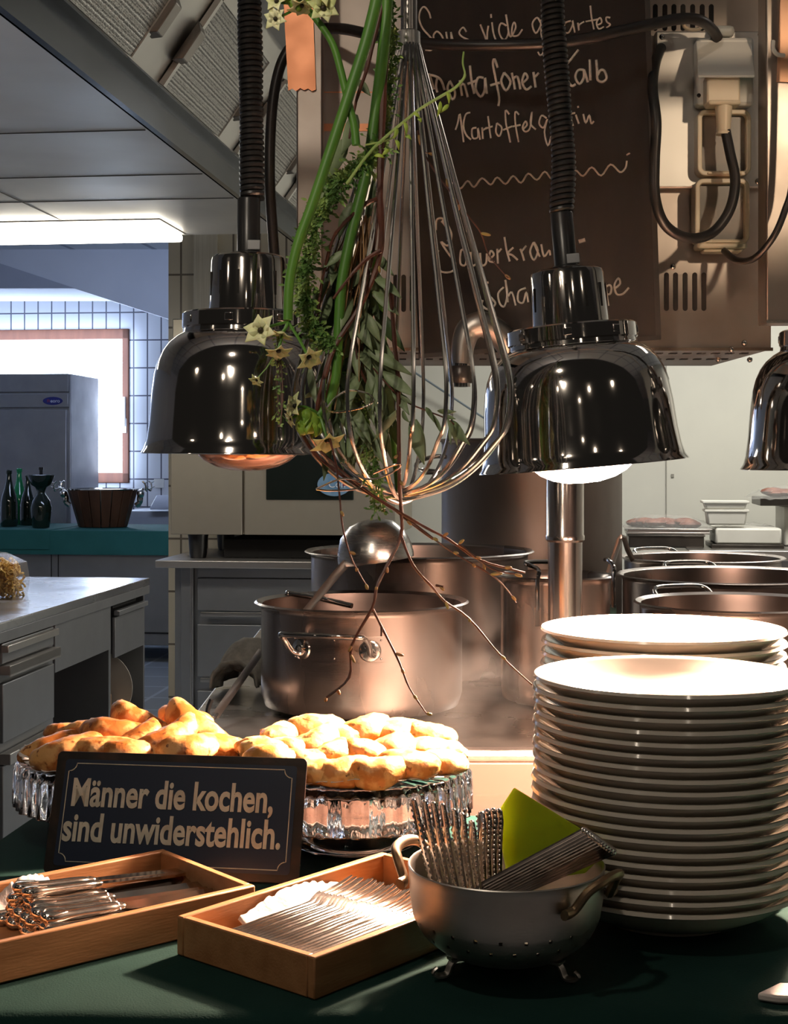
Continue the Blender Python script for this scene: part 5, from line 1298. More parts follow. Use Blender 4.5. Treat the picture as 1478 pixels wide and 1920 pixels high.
# ------------------------------------------------------------------ colander with cutlery
CX, CY = .103, 1.357
col = thing('colander', 'small dull aluminium colander on three curled feet holding cutlery', 'colander', (CX, CY, ZT+.0008))
out = [(0, .012), (.02, .0125), (.038, .0145), (.052, .0185), (.062, .0235), (.07, .0295), (.0755, .0345), (.0785, .038), (.0803, .0412), (.0845, .0495), (.0858, .0532), (.0885, .07), (.0895, .09), (.0898, .0965)]
prof = out+[(.0905, .0975), (.0895, .0985), (.0878, .097)]+[(r-.0016, z+.0012) for r, z in out[::-1][1:]]
nO = len(out)
def skip(i, k):
    for (lo, ph) in ((7, 0), (9, 3)):
        if i == lo and k % 7 == ph: return True
        # matching inner ring
        j = 2*nO+1-lo-1
        if i == j and k % 7 == ph: return True
    return False
part('bowl', MB().lathe(prof, 168, skip=skip), ALU, col, ang=50)
for k, an in enumerate((-158, -32, 88)):
    a = math.radians(an); dx, dy = math.cos(a), math.sin(a)
    pts = [(.036*dx, .036*dy, .0165), (.05*dx, .05*dy, .0165), (.056*dx, .056*dy, .012), (.06*dx, .06*dy, .004), (.068*dx, .068*dy, .0035), (.073*dx, .073*dy, .007), (.069*dx, .069*dy, .0105)]
    m = MB().tube(cr(pts, 4), .0034, 8, flat=.6); m.box((.042*dx, .042*dy, .0165), (.03, .012, .002), Matrix.Rotation(a, 3, 'Z'))
    part('foot', m, ALU, col)
BRASS = mat('aged_brass_handle', (.38, .27, .16), .35, 1, (.22, .15, .09), 30, rough2=.5)
for an, lab in ((-36, None), (150, None)):
    a = math.radians(an); R = Matrix.Rotation(a, 3, 'Z')
    pts = [(.0865, -.045, .077), (.0895, -.033, .079), (.099, -.027, .094), (.106, -.018, .101), (.108, 0, .1035), (.106, .018, .101), (.099, .027, .094), (.0895, .033, .079), (.0865, .045, .077)]
    part('handle', MB().tube([R @ Vector(p) for p in cr(pts, 5)], .0042, 10, flat=1.3), BRASS, col)
# cutlery standing in the colander
def rod_mesh(L_=.17, w0=.0035, w1=.010, bead=True):
    m = MB(); n = 12; xs = [L_*i/n for i in range(n+1)]
    m2 = [(w0+(w1-w0)*max(0, (i/n-.25)/.75)**1.3) for i in range(n+1)]; m2[-1] *= .55
    b0 = 0
    for i, (x, w_) in enumerate(zip(xs, m2)):
        bend = .010*(x/L_)**2
        m.v += [(-w_, bend-.0009, x), (-w_*.6, bend-.0019, x), (w_*.6, bend-.0019, x), (w_, bend-.0009, x), (w_, bend+.0009, x), (-w_, bend+.0009, x)]
    for i in range(n):
        for k in range(6): l = (k+1) % 6; m.face((i*6+k, i*6+l, (i+1)*6+l, (i+1)*6+k))
    m.face([0, 1, 2, 3, 4, 5][::-1]); m.face([n*6+k for k in range(6)])
    return m
def bead_mesh(L_=.17, w0=.0035, w1=.010):
    m = MB()
    for s in (-1, 1):
        for i in range(5, 24):
            x = L_*i/24; w_ = (w0+(w1-w0)*max(0, (i/24-.25)/.75)**1.3); bend = .010*(x/L_)**2
            m.ell((s*w_*.88, bend-.0014, x), (.0010, .0010, .0024), seg=6, rings=4)
    m.ell((0, .0098, L_-.002), (.0052, .0022, .004), seg=10, rings=6)
    return m
cu = thing('standing_fork', 'x', 'fork'); b_ = part('handle', rod_mesh(), SILVER, cu); part('beaded_edge', bead_mesh(), SILVER, b_)
def place_rod(o, top, bottom, spin):
    top, bottom = Vector(top), Vector(bottom); d = (top-bottom).normalized()
    wx = Vector((math.cos(math.radians(spin)), math.sin(math.radians(spin)), 0)); wx = (wx-d*wx.dot(d)).normalized(); wy = d.cross(wx)
    Rm = Matrix((wx, wy, d)).transposed().to_4x4()
    o.location = bottom; o.rotation_euler = Rm.to_euler()
first = True
G3 = 'forks standing in the colander'
tops = [(757, 1507, 1.34), (777, 1509, 1.343), (794, 1512, 1.346), (811, 1515, 1.348), (832, 1524, 1.35), (848, 1532, 1.352), (866, 1546, 1.354)]
for i, (x, y, Y) in enumerate(tops):
    o = cu if first else dup(cu); first = False
    tp = P(x, y, Y); bt = P(830+i*13, 1715, Y+.0)
    d_ = (bt-tp).normalized(); L_ = (tp.z-(ZT+.034))/-d_.z; bt = tp+d_*L_; o.scale = (1, 1, L_/.17)
    q = Vector((bt.x-CX, bt.y-CY)); 
    place_rod(o, tp, bt, -72); tag(o, 'beaded silver cutlery handle in the colander, %s from the left' % ORD[i], 'fork', G3)
tops2 = [(889, 1528, 1.372), (900, 1523, 1.373), (911, 1521, 1.374), (922, 1522, 1.375)]
for i, (x, y, Y) in enumerate(tops2):
    o = dup(cu); tp = P(x-4, y, Y); bt = P(918+i*9, 1740, Y); d_ = (bt-tp).normalized(); L_ = (tp.z-(ZT+.034))/-d_.z; bt = tp+d_*L_; o.scale = (1, 1, L_/.17)
    place_rod(o, tp, bt, -70); tag(o, 'bright cutlery handle in the colander beside the green napkin, %s of four from the left' % ORD[i], 'fork', G3)
# bunch of knives lying over the right rim
def rod2():
    m = MB(); L_ = .19; n = 10
    pts = [Vector((0, 0, L_*i/n)) for i in range(n+1)]
    m.tube(pts, [.0022]+[.0026+.0014*i/n for i in range(n)], 8, flat=.8); return m
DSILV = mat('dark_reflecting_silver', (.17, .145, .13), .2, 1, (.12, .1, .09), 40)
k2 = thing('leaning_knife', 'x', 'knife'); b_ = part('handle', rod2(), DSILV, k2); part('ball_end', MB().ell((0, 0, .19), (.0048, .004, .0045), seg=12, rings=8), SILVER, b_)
for i in range(11):
    o = k2 if i == 0 else dup(k2)
    f = i/10; tp = P(1098+f*52, 1558+f*38, 1.352-.008*math.sin(f*3)); bt = P(916+f*62, 1653+f*26, 1.355)
    d = (bt-tp).normalized(); bt = tp+d*.16; bt.z = max(bt.z, ZT+.045); tp2 = tp
    Lk = (tp2-bt).length
    place_rod(o, tp2, tp2+(bt-tp2).normalized()*.19*.0 + (bt-tp2).normalized()*.187, 90); 
    o.scale = (1, 1, .84); place_rod(o, tp2, tp2+(bt-tp2).normalized()*.16, 90)
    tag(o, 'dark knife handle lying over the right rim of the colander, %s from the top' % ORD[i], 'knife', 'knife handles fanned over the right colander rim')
# green paper napkins
GN = mat('lime_paper_napkin', (.5, .62, .05), .85, 0, (.42, .54, .04), 40, bump=.3, bscale=200)
nt = GN.node_tree; tl_ = nt.nodes.new('ShaderNodeBsdfTranslucent'); tl_.inputs[0].default_value = (.85, .9, .25, 1); mx_ = nt.nodes.new('ShaderNodeMixShader'); mx_.inputs[0].default_value = .7
nt.links.new(nt.nodes['Principled BSDF'].outputs[0], mx_.inputs[1]); nt.links.new(tl_.outputs[0], mx_.inputs[2]); nt.links.new(mx_.outputs[0], nt.nodes['Material Output'].inputs[0])
q = [P(963, 1478, 1.41), P(930, 1528, 1.40), P(952, 1662, 1.39), P(1095, 1640, 1.385), P(1144, 1590, 1.385)]
a = (q[1]-q[0]); nn = a.cross(q[4]-q[0]).normalized(); nn = nn if nn.y > 0 else -nn
def proj(p): return p-nn*(p-q[0]).dot(nn)
q = [proj(p) for p in q]
for i in range(2):
    mm = MB().prism([p+nn*(i*.0011)+Vector((.0012*i, 0, .0008*i)) for p in q], nn*.0009)
    tag(part('paper_napkin', mm, GN, smooth=False), 'lime green paper napkin in the colander, %s sheet of the folded bundle from the front' % ORD[i], 'napkin', 'green napkins in the colander')
# white napkin corner at the right front edge of the table
m = MB(); o = P(1470, 1868, 1.29); m.prism([(-.026, -.006, 0), (.0, .02, 0), (.05, .015, 0), (.05, -.016, 0), (-.01, -.014, 0)], (0, 0, .007))
t = part('white_napkin', m, PAPER, loc=(o.x, 1.285, ZT+.001), bevel=.002); tag(t, 'corner of a folded white napkin at the right front edge of the table', 'napkin')
# ------------------------------------------------------------------ heat lamps
INNER = mat('white_enamel_inside', (.9, .87, .82), .3, 0, (.85, .82, .77), 6)
BULBOFF = mat('copper_tinted_bulb', (.55, .34, .26), .12, .55, (.42, .26, .2), 14, coat=.5, rough2=.25)
RAILZ = EYE+.80
rl = thing('lamp_rail', 'steel rail above the pass from which the heat lamps hang', 'rail', (0, 1.92, RAILZ))
part('tube', MB().tube([(-1.4, 0, 0), (1.6, 0, 0)], .018, 14), STEEL, rl)
for x in (-1.2, 1.4): part('hanger', MB().tube([(x, 0, 0), (x, 0, 3.05-RAILZ)], .01, 10), STEEL, rl)
SCL = 1.0
def heat_lamp(label, px_top, py_top, Y, tilt, lit, cord, zrim=None):
    s = Y/F                                        # metres per picture pixel at this distance
    k = 1.92/F
    t = thing('heat_lamp', label, 'lamp', P(px_top, py_top, Y), (0, -tilt, 0), group='chrome heat lamps over the pass')
    H_ = 370*k
    zz = lambda py: -(py-480)*k
    # bell
    o = [(72*k, zz(588)), (118*k, zz(588)), (122*k, zz(591)), (122.5*k, zz(616)), (120*k, zz(619)), (121*k, zz(626)), (133*k, zz(633)), (147*k, zz(645)), (158*k, zz(660)), (167*k, zz(680)), (173*k, zz(702)), (178*k, zz(740)), (182*k, zz(790)), (187*k, zz(825)), (192*k, zz(842)), (197*k, zz(849)), (197.5*k, zz(851)), (194*k, zz(851.5))]
    i_ = [(max(r-.0022, .001), z-.0012) for r, z in o[::-1][2:]]
    part('bell', MB().lathe(o, 128), CHROME, t, ang=35)
    part('bell_lining', MB().lathe([(194*k, zz(851.5))]+i_+[(0, zz(592))], 64), INNER, t, ang=50)
    m = MB().lathe([(0, zz(478)), (50*k, zz(478)), (62*k, zz(480)), (67*k, zz(484)), (69*k, zz(492)), (72.5*k, zz(587))], 96)
    cp = part('cap', m, CHROME, t, ang=35)
    for q in range(12):
        a = 2*PI*q/12+.35; R = Matrix.Rotation(a, 3, 'Z')
        part('vent_slot', MB().box(R @ Vector((70.3*k, 0, zz(535))), (.0022, .0034, 44*k), R), HOLE, cp, smooth=False)
    m = MB()
    for q in range(8):
        a = 2*PI*q/8+.6; R = Matrix.Rotation(a, 3, 'Z')
        m.box(R @ Vector((122.6*k, 0, zz(604))), (.0016, .011, 14*k), R)
    part('collar_plate', m, CHROME, t, bevel=.0008)
    m = MB().lathe([(0, zz(472)), (24*k, zz(472)), (26*k, zz(474)), (26*k, zz(479)), (0, zz(479))], 24)
    m.lathe([(0, zz(372)), (20*k, zz(372)), (21.5*k, zz(375)), (21.5*k, zz(473)), (0, zz(473))], 32)
    sl_ = part('sleeve', m, BPLAST, t)
    part('cable_clip', MB().box((12*k, -.0135, zz(462)), (24*k, .006, 18*k)), mat('clear_clip', (.35, .36, .37), .3, 0, (.3, .3, .31), 30), sl_, bevel=.001)
    # coiled cable
    R = Matrix.Rotation(-tilt, 3, 'Y'); o0 = Vector(t.location)
    pth = cr([P(x, y, Y) for x, y in cord]+[Vector((P(cord[-1][0], 0, Y).x, 1.92, RAILZ-.012))], 40)
    Ri = R.transposed(); pth = [Ri @ (p-o0) for p in pth]
    L_ = [0]
    for p, q in zip(pth, pth[1:]): L_.append(L_[-1]+(q-p).length)
    turns = int(L_[-1]/(10.4*k)); pts = []; N_ = turns*14; j = 0
    for q in range(N_+1):
        d = L_[-1]*q/N_
        while j < len(L_)-2 and L_[j+1] < d: j += 1
        f_ = (d-L_[j])/max(1e-9, L_[j+1]-L_[j]); p = pth[j].lerp(pth[j+1], f_)
        a = 2*PI*q/14; rr = 18.5*k*(1+.04*math.sin(d*40)); pts.append(p+Vector((rr*math.cos(a), rr*math.sin(a), 0)))
    part('coiled_cable', MB().tube(pts, 5.3*k, 7), BLACK, t)
    part('cable_core', MB().tube(pth[::4], 13.5*k, 12), BLACK, t)
    # bulb
    bz = zz(853)
    prof = [(0, -31*k), (30*k, -29.5*k), (58*k, -23*k), (80*k, -12*k), (94*k, 0), (98*k, 14*k), (90*k, 40*k), (60*k, 90*k), (30*k, 120*k), (0, 125*k)]
    m_ = LIT if lit else BULBOFF
    part('bulb', MB().lathe(prof, 64, M=Matrix.Translation((0, 0, bz+1*k))), m_, t, ang=80)
    m = MB().tube(cr([(-118*k, -.01, bz+6*k), (-112*k, -.01, bz-12*k), (-88*k, -.01, bz-16*k), (-66*k, -.01, bz-6*k)], 5), .003, 8)
    m = MB().tube([(108*k*math.cos(a), 108*k*math.sin(a), bz+4*k) for a in [2*PI*q/40 for q in range(40)]], .0024, 8, closed=True)
    for q in range(3):
        a = 2*PI*q/3+.5; m.tube([(108*k*math.cos(a), 108*k*math.sin(a), bz+4*k), (150*k*math.cos(a), 150*k*math.sin(a), bz+60*k)], .0024, 6)
    part('guard_wire', m, BPLAST, t)
    if lit:                                        # the reflector bulb throws its heat and light downwards
        l_ = light('bulb_beam', 'SPOT', (0, 0, bz-34*k), 380, (1, .68, .49), .03, spot=2.8); l_.data.spot_blend = .5; l_.parent = t
    return t
LIT = mat('lit_heat_bulb', (1, .8, .7), .4, 0, emis=(1.0, .6, .44), estr=260)
heat_lamp('unlit chrome heat lamp at the left, hanging before the oven', 466, 480, 1.92, math.radians(-.4), False, [(473, 372), (472, 250), (470, 120), (468, 0)])
heat_lamp('lit chrome heat lamp hanging tilted above the plate stacks', 1062, 506, 1.93, math.radians(4.9), True, [(1053, 400), (1057, 300), (1047, 170), (1036, 0)])
heat_lamp('chrome heat lamp cut off by the right frame edge', 1585, 512, 1.94, math.radians(.5), True, [(1585, 400), (1584, 250), (1582, 100), (1580, 0)])

# ------------------------------------------------------------------ giant whisk
WY = 1.68; wk = thing('giant_whisk', 'giant steel balloon whisk hanging between the heat lamps with greenery in it', 'whisk', P(767, 85, WY))
s = WY/F; o = P(767, 85, WY); tip = P(753, 944, WY)-o
part('handle', MB().lathe([(0, 14*s), (15.5*s, 14*s), (15.5*s, 60*s), (14*s, 500*s), (12*s, 520*s), (0, 525*s)], 32), mat('satin_whisk_handle', (.5, .47, .45), .3, 1, (.42, .39, .37), 9, (1, 1, .2)), wk)
part('ferrule', MB().lathe([(0, -4*s), (22*s, -4*s), (21*s, 24*s), (17*s, 27*s), (0, 27*s)], 32), mat('satin_ferrule', (.78, .75, .72), .4, 1, (.7, .67, .64), 20), wk)
sh = [(85, 19), (150, 37), (250, 68), (400, 113), (500, 145), (600, 176), (680, 201), (740, 211), (800, 203), (850, 178), (890, 140), (920, 95), (937, 45), (944, 0)]
random.seed(3)
for k in range(11):
    a = PI*(k+.5)/11+.08; kk = 1-.035*random.random(); rr = random.uniform(.965, 1.0)
    left = []
    for y, r in sh:
        f_ = (y-85)/(944-85); ax = tip*f_
        left.append((Vector((ax.x, ax.y, -(y-85)*s*(kk if y > 800 else 1))), r*s*rr))
    pts = [c+Vector((math.cos(a), math.sin(a), 0))*r*-1 for c, r in left]+[c+Vector((math.cos(a), math.sin(a), 0))*r for c, r in left[::-1][1:]]
    part('wire_loop', MB().tube(cr(pts, 5), .0023, 8), WIRE, wk)
part('hanging_cord', MB().tube([(0, 0, 520*s), (0, .1, RAILZ-o.z-.02), (0, 1.92-WY, RAILZ-o.z-.019)], .003, 8), BLACK, wk)
for i, pts in enumerate(([(612, 765), (630, 745), (655, 732), (690, 738), (700, 752), (680, 764), (640, 772), (616, 770), (612, 755)],
                         [(640, 868), (672, 893), (700, 898), (735, 886), (752, 872), (738, 872), (700, 888)],
                         [(593, 917), (640, 898), (676, 903), (670, 916), (620, 920), (593, 917)])):
    m = MB().tube(cr([P(x, y, 1.575+.012*math.sin(j)) for j, (x, y) in enumerate(pts)], 5), .0011, 6)
    tag(part('decorative_wire', m, SILVER), ['curled silver wire around the stems above the green flower bud', 'curled silver wire hooked round the bottom right of the whisk', 'pointed silver wire loop in front of the blue oven sticker'][i], 'wire', 'curled wires in the bouquet')

# ------------------------------------------------------------------ greenery in the whisk
def flower(mb, mbc, c, r, nrm, seed=0, n=6):
    random.seed(seed); nrm = Vector(nrm).normalized(); a = nrm.orthogonal().normalized(); b = nrm.cross(a)
    for k in range(n):
        t = 2*PI*k/n+random.uniform(-.15, .15); d = a*math.cos(t)+b*math.sin(t)
        mb.leaf(c+d*r*.12, c+d*r*(1+random.uniform(-.12, .1))+nrm*r*.25, r*.8, nrm, .12, 7, .62)
    mbc.ell(c+nrm*r*.12, (r*.17, r*.17, r*.17), seg=8, rings=6)
def blossom(parent, c, r, nrm, seed):
    a, b = MB(), MB(); flower(a, b, Vector(c), r*1.25, nrm, seed)
    o = part('blossom', a, PETAL, parent, solid=.0006); part('flower_centre', b, PCENT, o); return o
def stem_obj(name, label, cat, pts, r, material, Y, group=None):
    W3 = [P(p[0], p[1], p[2] if len(p) > 2 else Y) for p in pts]
    t = thing(name, label, cat, W3[0]); L0 = W3[0]
    if group: t['group'] = group
    c = cr([p-L0 for p in W3], 6); n = len(c)
    rr = [r*(1-.25*i/n) for i in range(n)]
    part('stem', MB().tube(c, rr, 10), material, t)
    return t, L0
GF = 'flower stems in the bouquet'
t, L0 = stem_obj('flower_stem', 'thick green stem curving down left to star blossoms before the left lamp', 'flower',
    [(718, -260), (714, -60), (694, 50), (660, 160), (622, 275), (585, 385), (558, 460), (543, 530), (540, 600)], .0066, STEMG, 1.555, GF)
for (x, y, r, nv, sd, a) in ((490, 620, 27, (-.25, -1, .1), 1, (508, 612)), (522, 655, 22, (.2, -.5, -1), 2, (530, 628)), (578, 668, 24, (.5, -.6, -.6), 3, (560, 635)), (530, 622, 20, (-.3, -.2, -1), 4, (538, 612))):
    blossom(t, P(x, y, 1.545)-L0, r*1.55/F, nv, sd)
    part('pedicel', MB().tube(cr([P(540, 603, 1.555)-L0, P(*a, 1.55)-L0, P(x, y, 1.547)-L0], 4), .0017, 6), STEMG, t)
blossom(t, P(482, 712, 1.545)-L0, 12*1.55/F, (-.3, -.6, -.6), 8)
part('pedicel', MB().tube([P(522, 655, 1.55)-L0, P(500, 690, 1.55)-L0, P(482, 710, 1.547)-L0], .0008, 6), STEMG, t)
t, L0 = stem_obj('flower_stem', 'thick green flower stem down the middle ending in the curled green bud', 'flower',
    [(730, -260), (727, -60), (722, 60), (706, 200), (690, 310), (668, 400), (652, 470), (640, 540), (634, 640), (628, 715), (612, 760), (597, 778)], .0068, STEMG, 1.6, GF)
m = MB(); c = P(580, 792, 1.595)-L0; random.seed(9)
for k in range(26):
    th = random.uniform(0, 2*PI); ph = random.uniform(-.9, 1); d = Vector((math.cos(th)*math.sqrt(1-ph*ph), math.sin(th)*math.sqrt(1-ph*ph), ph)); rr = 26*1.6/F
    m.leaf(c+d*rr*.2+Vector((0, 0, rr*.3)), c+d*rr+Vector((0, 0, -rr*.3)), rr*.75, d, .25, 5)
for k in range(14):
    th = random.uniform(0, 6.28); m.ell(c+Vector((math.cos(th)*.009, math.sin(th)*.009, random.uniform(-.008, .008))), (.006, .006, .0075), seg=8, rings=6)
m.ell(c, (.0115, .011, .0125), seg=16, rings=10); part('green_bud', m, BUDG, t, solid=.0007)
for (x, y, r, nv, sd, a) in ((613, 822, 28, (.3, -.5, -.9), 5, (604, 792)), (556, 762, 22, (-.8, -.6, .2), 6, (575, 764)), (548, 785, 15, (-.8, -.4, -.4), 7, (560, 778))):
    blossom(t, P(x, y, 1.585)-L0, r*1.6/F, nv, sd); part('pedicel', MB().tube(cr([P(598, 775, 1.598)-L0, P(*a, 1.59)-L0, P(x, y, 1.587)-L0], 4), .0016, 6), STEMG, t)
t, L0 = stem_obj('flower_stem', 'slim dark green stem bent down from the yellow blossoms at the top edge', 'flower',
    [(668, 272), (664, 235), (655, 200), (641, 140), (625, 85), (600, 45), (578, 18), (562, -4)], .0046, STEMG, 1.56, GF)
for (x, y, r, nv, sd) in ((518, 36, 20, (-.4, -1, -.1), 11), (606, 16, 26, (.2, -1, 0), 12), (566, 8, 22, (0, -.4, -1), 13), (600, -14, 26, (.2, -.9, .3), 14), (520, 4, 22, (-.3, -.8, .3), 15), (548, -16, 24, (0, -.9, .3), 16)):
    blossom(t, P(x, y, 1.55)-L0, r*1.55/F, nv, sd)
    part('pedicel', MB().tube([P(568, 4, 1.558)-L0, P((x+568)/2, (y+4)/2+3, 1.556)-L0, P(x, y, 1.553)-L0], .0014, 6), STEMG, t)
m = MB()
for x, y in ((548, 6), (560, 12), (540, -2), (575, 0), (556, -8)): m.ell(P(x, y, 1.552)-L0, (.0045, .0045, .0055), seg=10, rings=7)
part('bud_cluster', m, BUDG, t)
t, L0 = stem_obj('green_stem', 'straight green stem inside the lower part of the whisk', 'stem', [(700, 470), (715, 600), (727, 720), (738, 830), (747, 925)], .0042, STEMG, 1.69)

# fern garlands: many small leaflets on thin stems
def garland(label, path, width, n, seed, Y=1.6, lsize=.0052, n_str=3):
    W3 = [P(x, y, Y) for x, y in path]; t = thing('fern_garland', label, 'greenery', W3[0], group='fern garlands in the bouquet'); L0 = W3[0]
    c = cr([p-L0 for p in W3], 10); random.seed(seed); st_, lf = MB(), MB()
    strs = []
    for q in range(n_str):
        ph = random.uniform(0, 6.28); w_ = width*random.uniform(.1, .42)
        strs.append([p+Vector((w_*math.sin(ph+i*.11), w_*.7*math.cos(ph+i*.13), 0)) for i, p in enumerate(c)])
        st_.tube(strs[-1], .0008, 5)
    for i in range(n):
        s_ = random.choice(strs); k = random.randrange(len(s_)-1); p = s_[k].lerp(s_[k+1], random.random())
        d = Vector((random.uniform(-1, 1), random.uniform(-1, .6), random.uniform(-.9, .5))).normalized()
        e = p+d*width*random.uniform(.05, .5)
        if random.random() < .5: lf.tube([p, e], .00035, 3, caps=False)
        else: e = p
        lf.leaf(e, e+d*lsize*random.uniform(.7, 1.6), lsize*.6, (random.uniform(-.5, .5), -1, random.uniform(-.5, .5)), .1, 3)
    part('stem', st_, TWIG if seed % 2 else STEMG, t); f_ = part('foliage', lf, FERN, t); return t
garland('dense fern garland running straight down from the top, left of the whisk handle', [(722, -120), (724, 0), (722, 100), (718, 190), (716, 250), (700, 290)], .022, 800, 2, 1.625, .0054, 4)
garland('dense fern garland sweeping down to the left before the left lamp cap', [(716, 270), (680, 305), (640, 335), (612, 380), (590, 430), (576, 490), (570, 550), (580, 610), (610, 650)], .034, 1500, 4, 1.60, .0056, 5)
garland('thin airy fern strand hanging before the right side of the left lamp', [(530, 625), (528, 680), (522, 740), (516, 800)], .014, 90, 5, 1.555, .0045, 3)
garland('fern strand hanging inside the lower whisk to its tip', [(625, 640), (645, 700), (670, 760), (688, 830), (700, 890), (712, 960)], .017, 620, 6, 1.63, .0048, 4)

# leafy eucalyptus branches
def leafy(label, path, leaves, Y, material, seed, sw=.0016, wd=.3):
    W3 = [P(x, y, Y) for x, y in path]; t = thing('leafy_branch', label, 'branch', W3[0], group='leafy branches in the bouquet'); L0 = W3[0]
    part('twig', MB().tube(cr([p-L0 for p in W3], 5), sw, 7), TWIG, t); random.seed(seed)
    m = MB()
    for (a, b, c, d, *w_) in leaves:
        y0 = Y+random.uniform(-.01, .008); p, q = P(a, b, y0), P(c, d, y0-random.uniform(0, .03))
        L_ = (q-p).length; m.leaf(p-L0, q-L0, L_*(w_[0] if w_ else wd), (random.uniform(-.5, .5), -1, random.uniform(-.3, .5)), random.uniform(-.08, .1), 7)
    part('leaves', m, material, t, solid=.0005); return t
Z = lambda L_: [(500+a/3.213, 400+b/3.213, 500+c/3.213, 400+d/3.213, *w) for (a, b, c, d, *w) in L_]
leafy('eucalyptus branch with long grey green leaves in the middle of the bouquet', [(708, 360), (705, 440), (690, 520), (668, 590), (672, 680), (700, 740)], Z([
 (470, 225, 335, 330, .32), (340, 335, 270, 335, .3), (565, 340, 495, 465, .42), (600, 370, 575, 545, .36), (640, 470, 800, 615, .28), (650, 390, 815, 515, .28), (620, 330, 720, 420, .3), (500, 480, 445, 705, .26),
 (560, 675, 815, 945, .22), (590, 820, 885, 980, .2), (560, 830, 625, 945, .36), (620, 900, 700, 1190, .26), (700, 955, 900, 1105, .26), (640, 950, 600, 1160, .2), (760, 1050, 860, 1215, .26),
 (805, 1175, 640, 1375, .2), (690, 1030, 675, 1290, .26), (530, 800, 555, 1010, .24), (600, 600, 690, 780, .3), (540, 640, 640, 830, .3), (620, 640, 710, 705, .3), (500, 600, 520, 790, .25)]), 1.615, LEAF, 31)
leafy('branch with small leaves reaching right across the lower whisk', [(700, 690), (735, 730), (765, 755), (800, 770), (845, 790), (878, 826)], Z([
 (870, 1250, 950, 1515, .3), (900, 1240, 960, 1470, .2), (1110, 1250, 1225, 1395, .3), (1090, 1240, 1150, 1400, .22), (1030, 1190, 1145, 1195, .28), (1000, 1210, 1060, 1340, .2), (1100, 1270, 1110, 1400, .15), (960, 1170, 1010, 1260, .2), (800, 1090, 880, 1150, .3), (1080, 1220, 1140, 1240, .3), (820, 1190, 860, 1260, .25)]), 1.6, LEAF, 32, .0009)
leafy('dark leaved branch at the back left of the bouquet', [(690, 300), (660, 400), (630, 500), (600, 600), (595, 660)], Z([
 (420, 480, 300, 790, .24), (470, 540, 370, 830, .22), (520, 560, 440, 860, .2), (560, 920, 500, 1160, .24), (600, 980, 540, 1210, .24), (650, 1000, 680, 1240, .24), (720, 1020, 760, 1290, .24), (480, 400, 400, 640, .24), (640, 560, 560, 720, .3), (600, 480, 680, 640, .3),
 (440, 620, 330, 840, .22), (560, 500, 470, 760, .22), (660, 700, 760, 900, .22), (520, 700, 470, 940, .2), (600, 740, 640, 960, .2), (660, 860, 760, 1060, .24), (700, 1100, 730, 1330, .22)]), 1.645, LEAF2, 33)
leafy('grey leaves hanging at the upper left behind the green stems', [(655, 250), (640, 300), (615, 340)], [(650, 260, 600, 350, .3), (640, 320, 585, 395, .28), (660, 380, 635, 450, .28), (700, 330, 690, 420, .25), (668, 215, 640, 290, .3), (672, 150, 695, 180, .35)], 1.64, LEAF, 34, .001)
random.seed(77); L1, L2 = [], []
for k in range(95):
    f = random.random(); x = 640+random.gauss(0, 32)+f*30; y = 470+f*360
    if x < 560 or x > 735: continue
    an = random.gauss(.15, .45); ln = random.uniform(52, 105); (L1 if random.random() < .5 else L2).append((x, y, x+math.sin(an)*ln, y+math.cos(an)*ln, random.uniform(.17, .26)))
leafy('bushy grey green branch filling the centre of the bouquet', [(690, 440), (672, 540), (660, 640), (668, 760), (680, 850)], L1, 1.635, LEAF, 35)
leafy('bushy dark green branch deep in the centre of the bouquet', [(676, 430), (650, 540), (640, 660), (650, 800)], L2, 1.66, LEAF2, 36)
# dry reeds
t = thing('dry_reeds', 'tuft of thin dry brown reeds hanging in the centre of the bouquet', 'reeds', P(690, 390, 1.62)); o = P(690, 390, 1.62)
random.seed(8); m = MB()
for k in range(34):
    x0, y0 = 690+random.uniform(-26, 8), 395+random.uniform(-15, 60); x1, y1 = x0+random.uniform(-70, 8), y0+random.uniform(120, 330); Yk = 1.62+random.uniform(-.02, .03)
    m.tube(cr([P(x0, y0, Yk)-o, P((x0+x1)/2+random.uniform(-8, 8), (y0+y1)/2, Yk)-o, P(x1, y1, Yk-.005)-o], 4), random.choice([.0007, .001, .0013]), 4)
part('reeds', m, DRY, t)['kind'] = 'stuff'

# brown twigs with buds
def twig(label, branches, Y, r0=.0028, buds=()):
    o = P(branches[0][0][0], branches[0][0][1], Y); t = thing('bare_twig', label, 'twig', o, group='bare twigs in the bouquet')
    allp = []
    for i, br_ in enumerate(branches):
        pts = cr([P(x, y, Y+(.008*math.sin(j*1.3+i) if 0 < j else 0))-o for j, (x, y) in enumerate(br_)], 4); n = len(pts); rr = r0 if i == 0 else r0*.6; allp += pts
        part('branch' if i else 'main_branch', MB().tube(pts, [rr*(1-.5*k/n)*(1+.12*math.sin(k*1.9)) for k in range(n)], 7), TWIG, t)
    for (x, y, dx, dy) in buds:
        p = P(x, y, Y-.001)-o; q = P(x+dx, y+dy, Y-.003)-o; d = (q-p); p = min(allp, key=lambda a: (a-p).length); R = d.normalized().to_track_quat('Z', 'Y').to_matrix()
        part('bud', MB().ell(p+d*.5, (.0019, .0019, d.length*.55), R, 8, 6), BUD, t)
    return t
twig('dark main twig running down from the top behind the whisk wires at the left', [[(738, -150), (728, 0), (722, 120), (716, 250), (713, 370), (716, 450), (704, 510), (672, 580), (628, 650), (600, 740), (592, 800)],
    [(712, 372), (690, 380), (665, 400), (640, 425), (622, 455), (602, 540), (594, 620)], [(714, 470), (690, 484), (662, 512), (625, 560)], [(720, 0), (705, 60), (688, 130), (668, 190), (655, 260)]], 1.6, .0045, [(722, 505, 4, 16)])
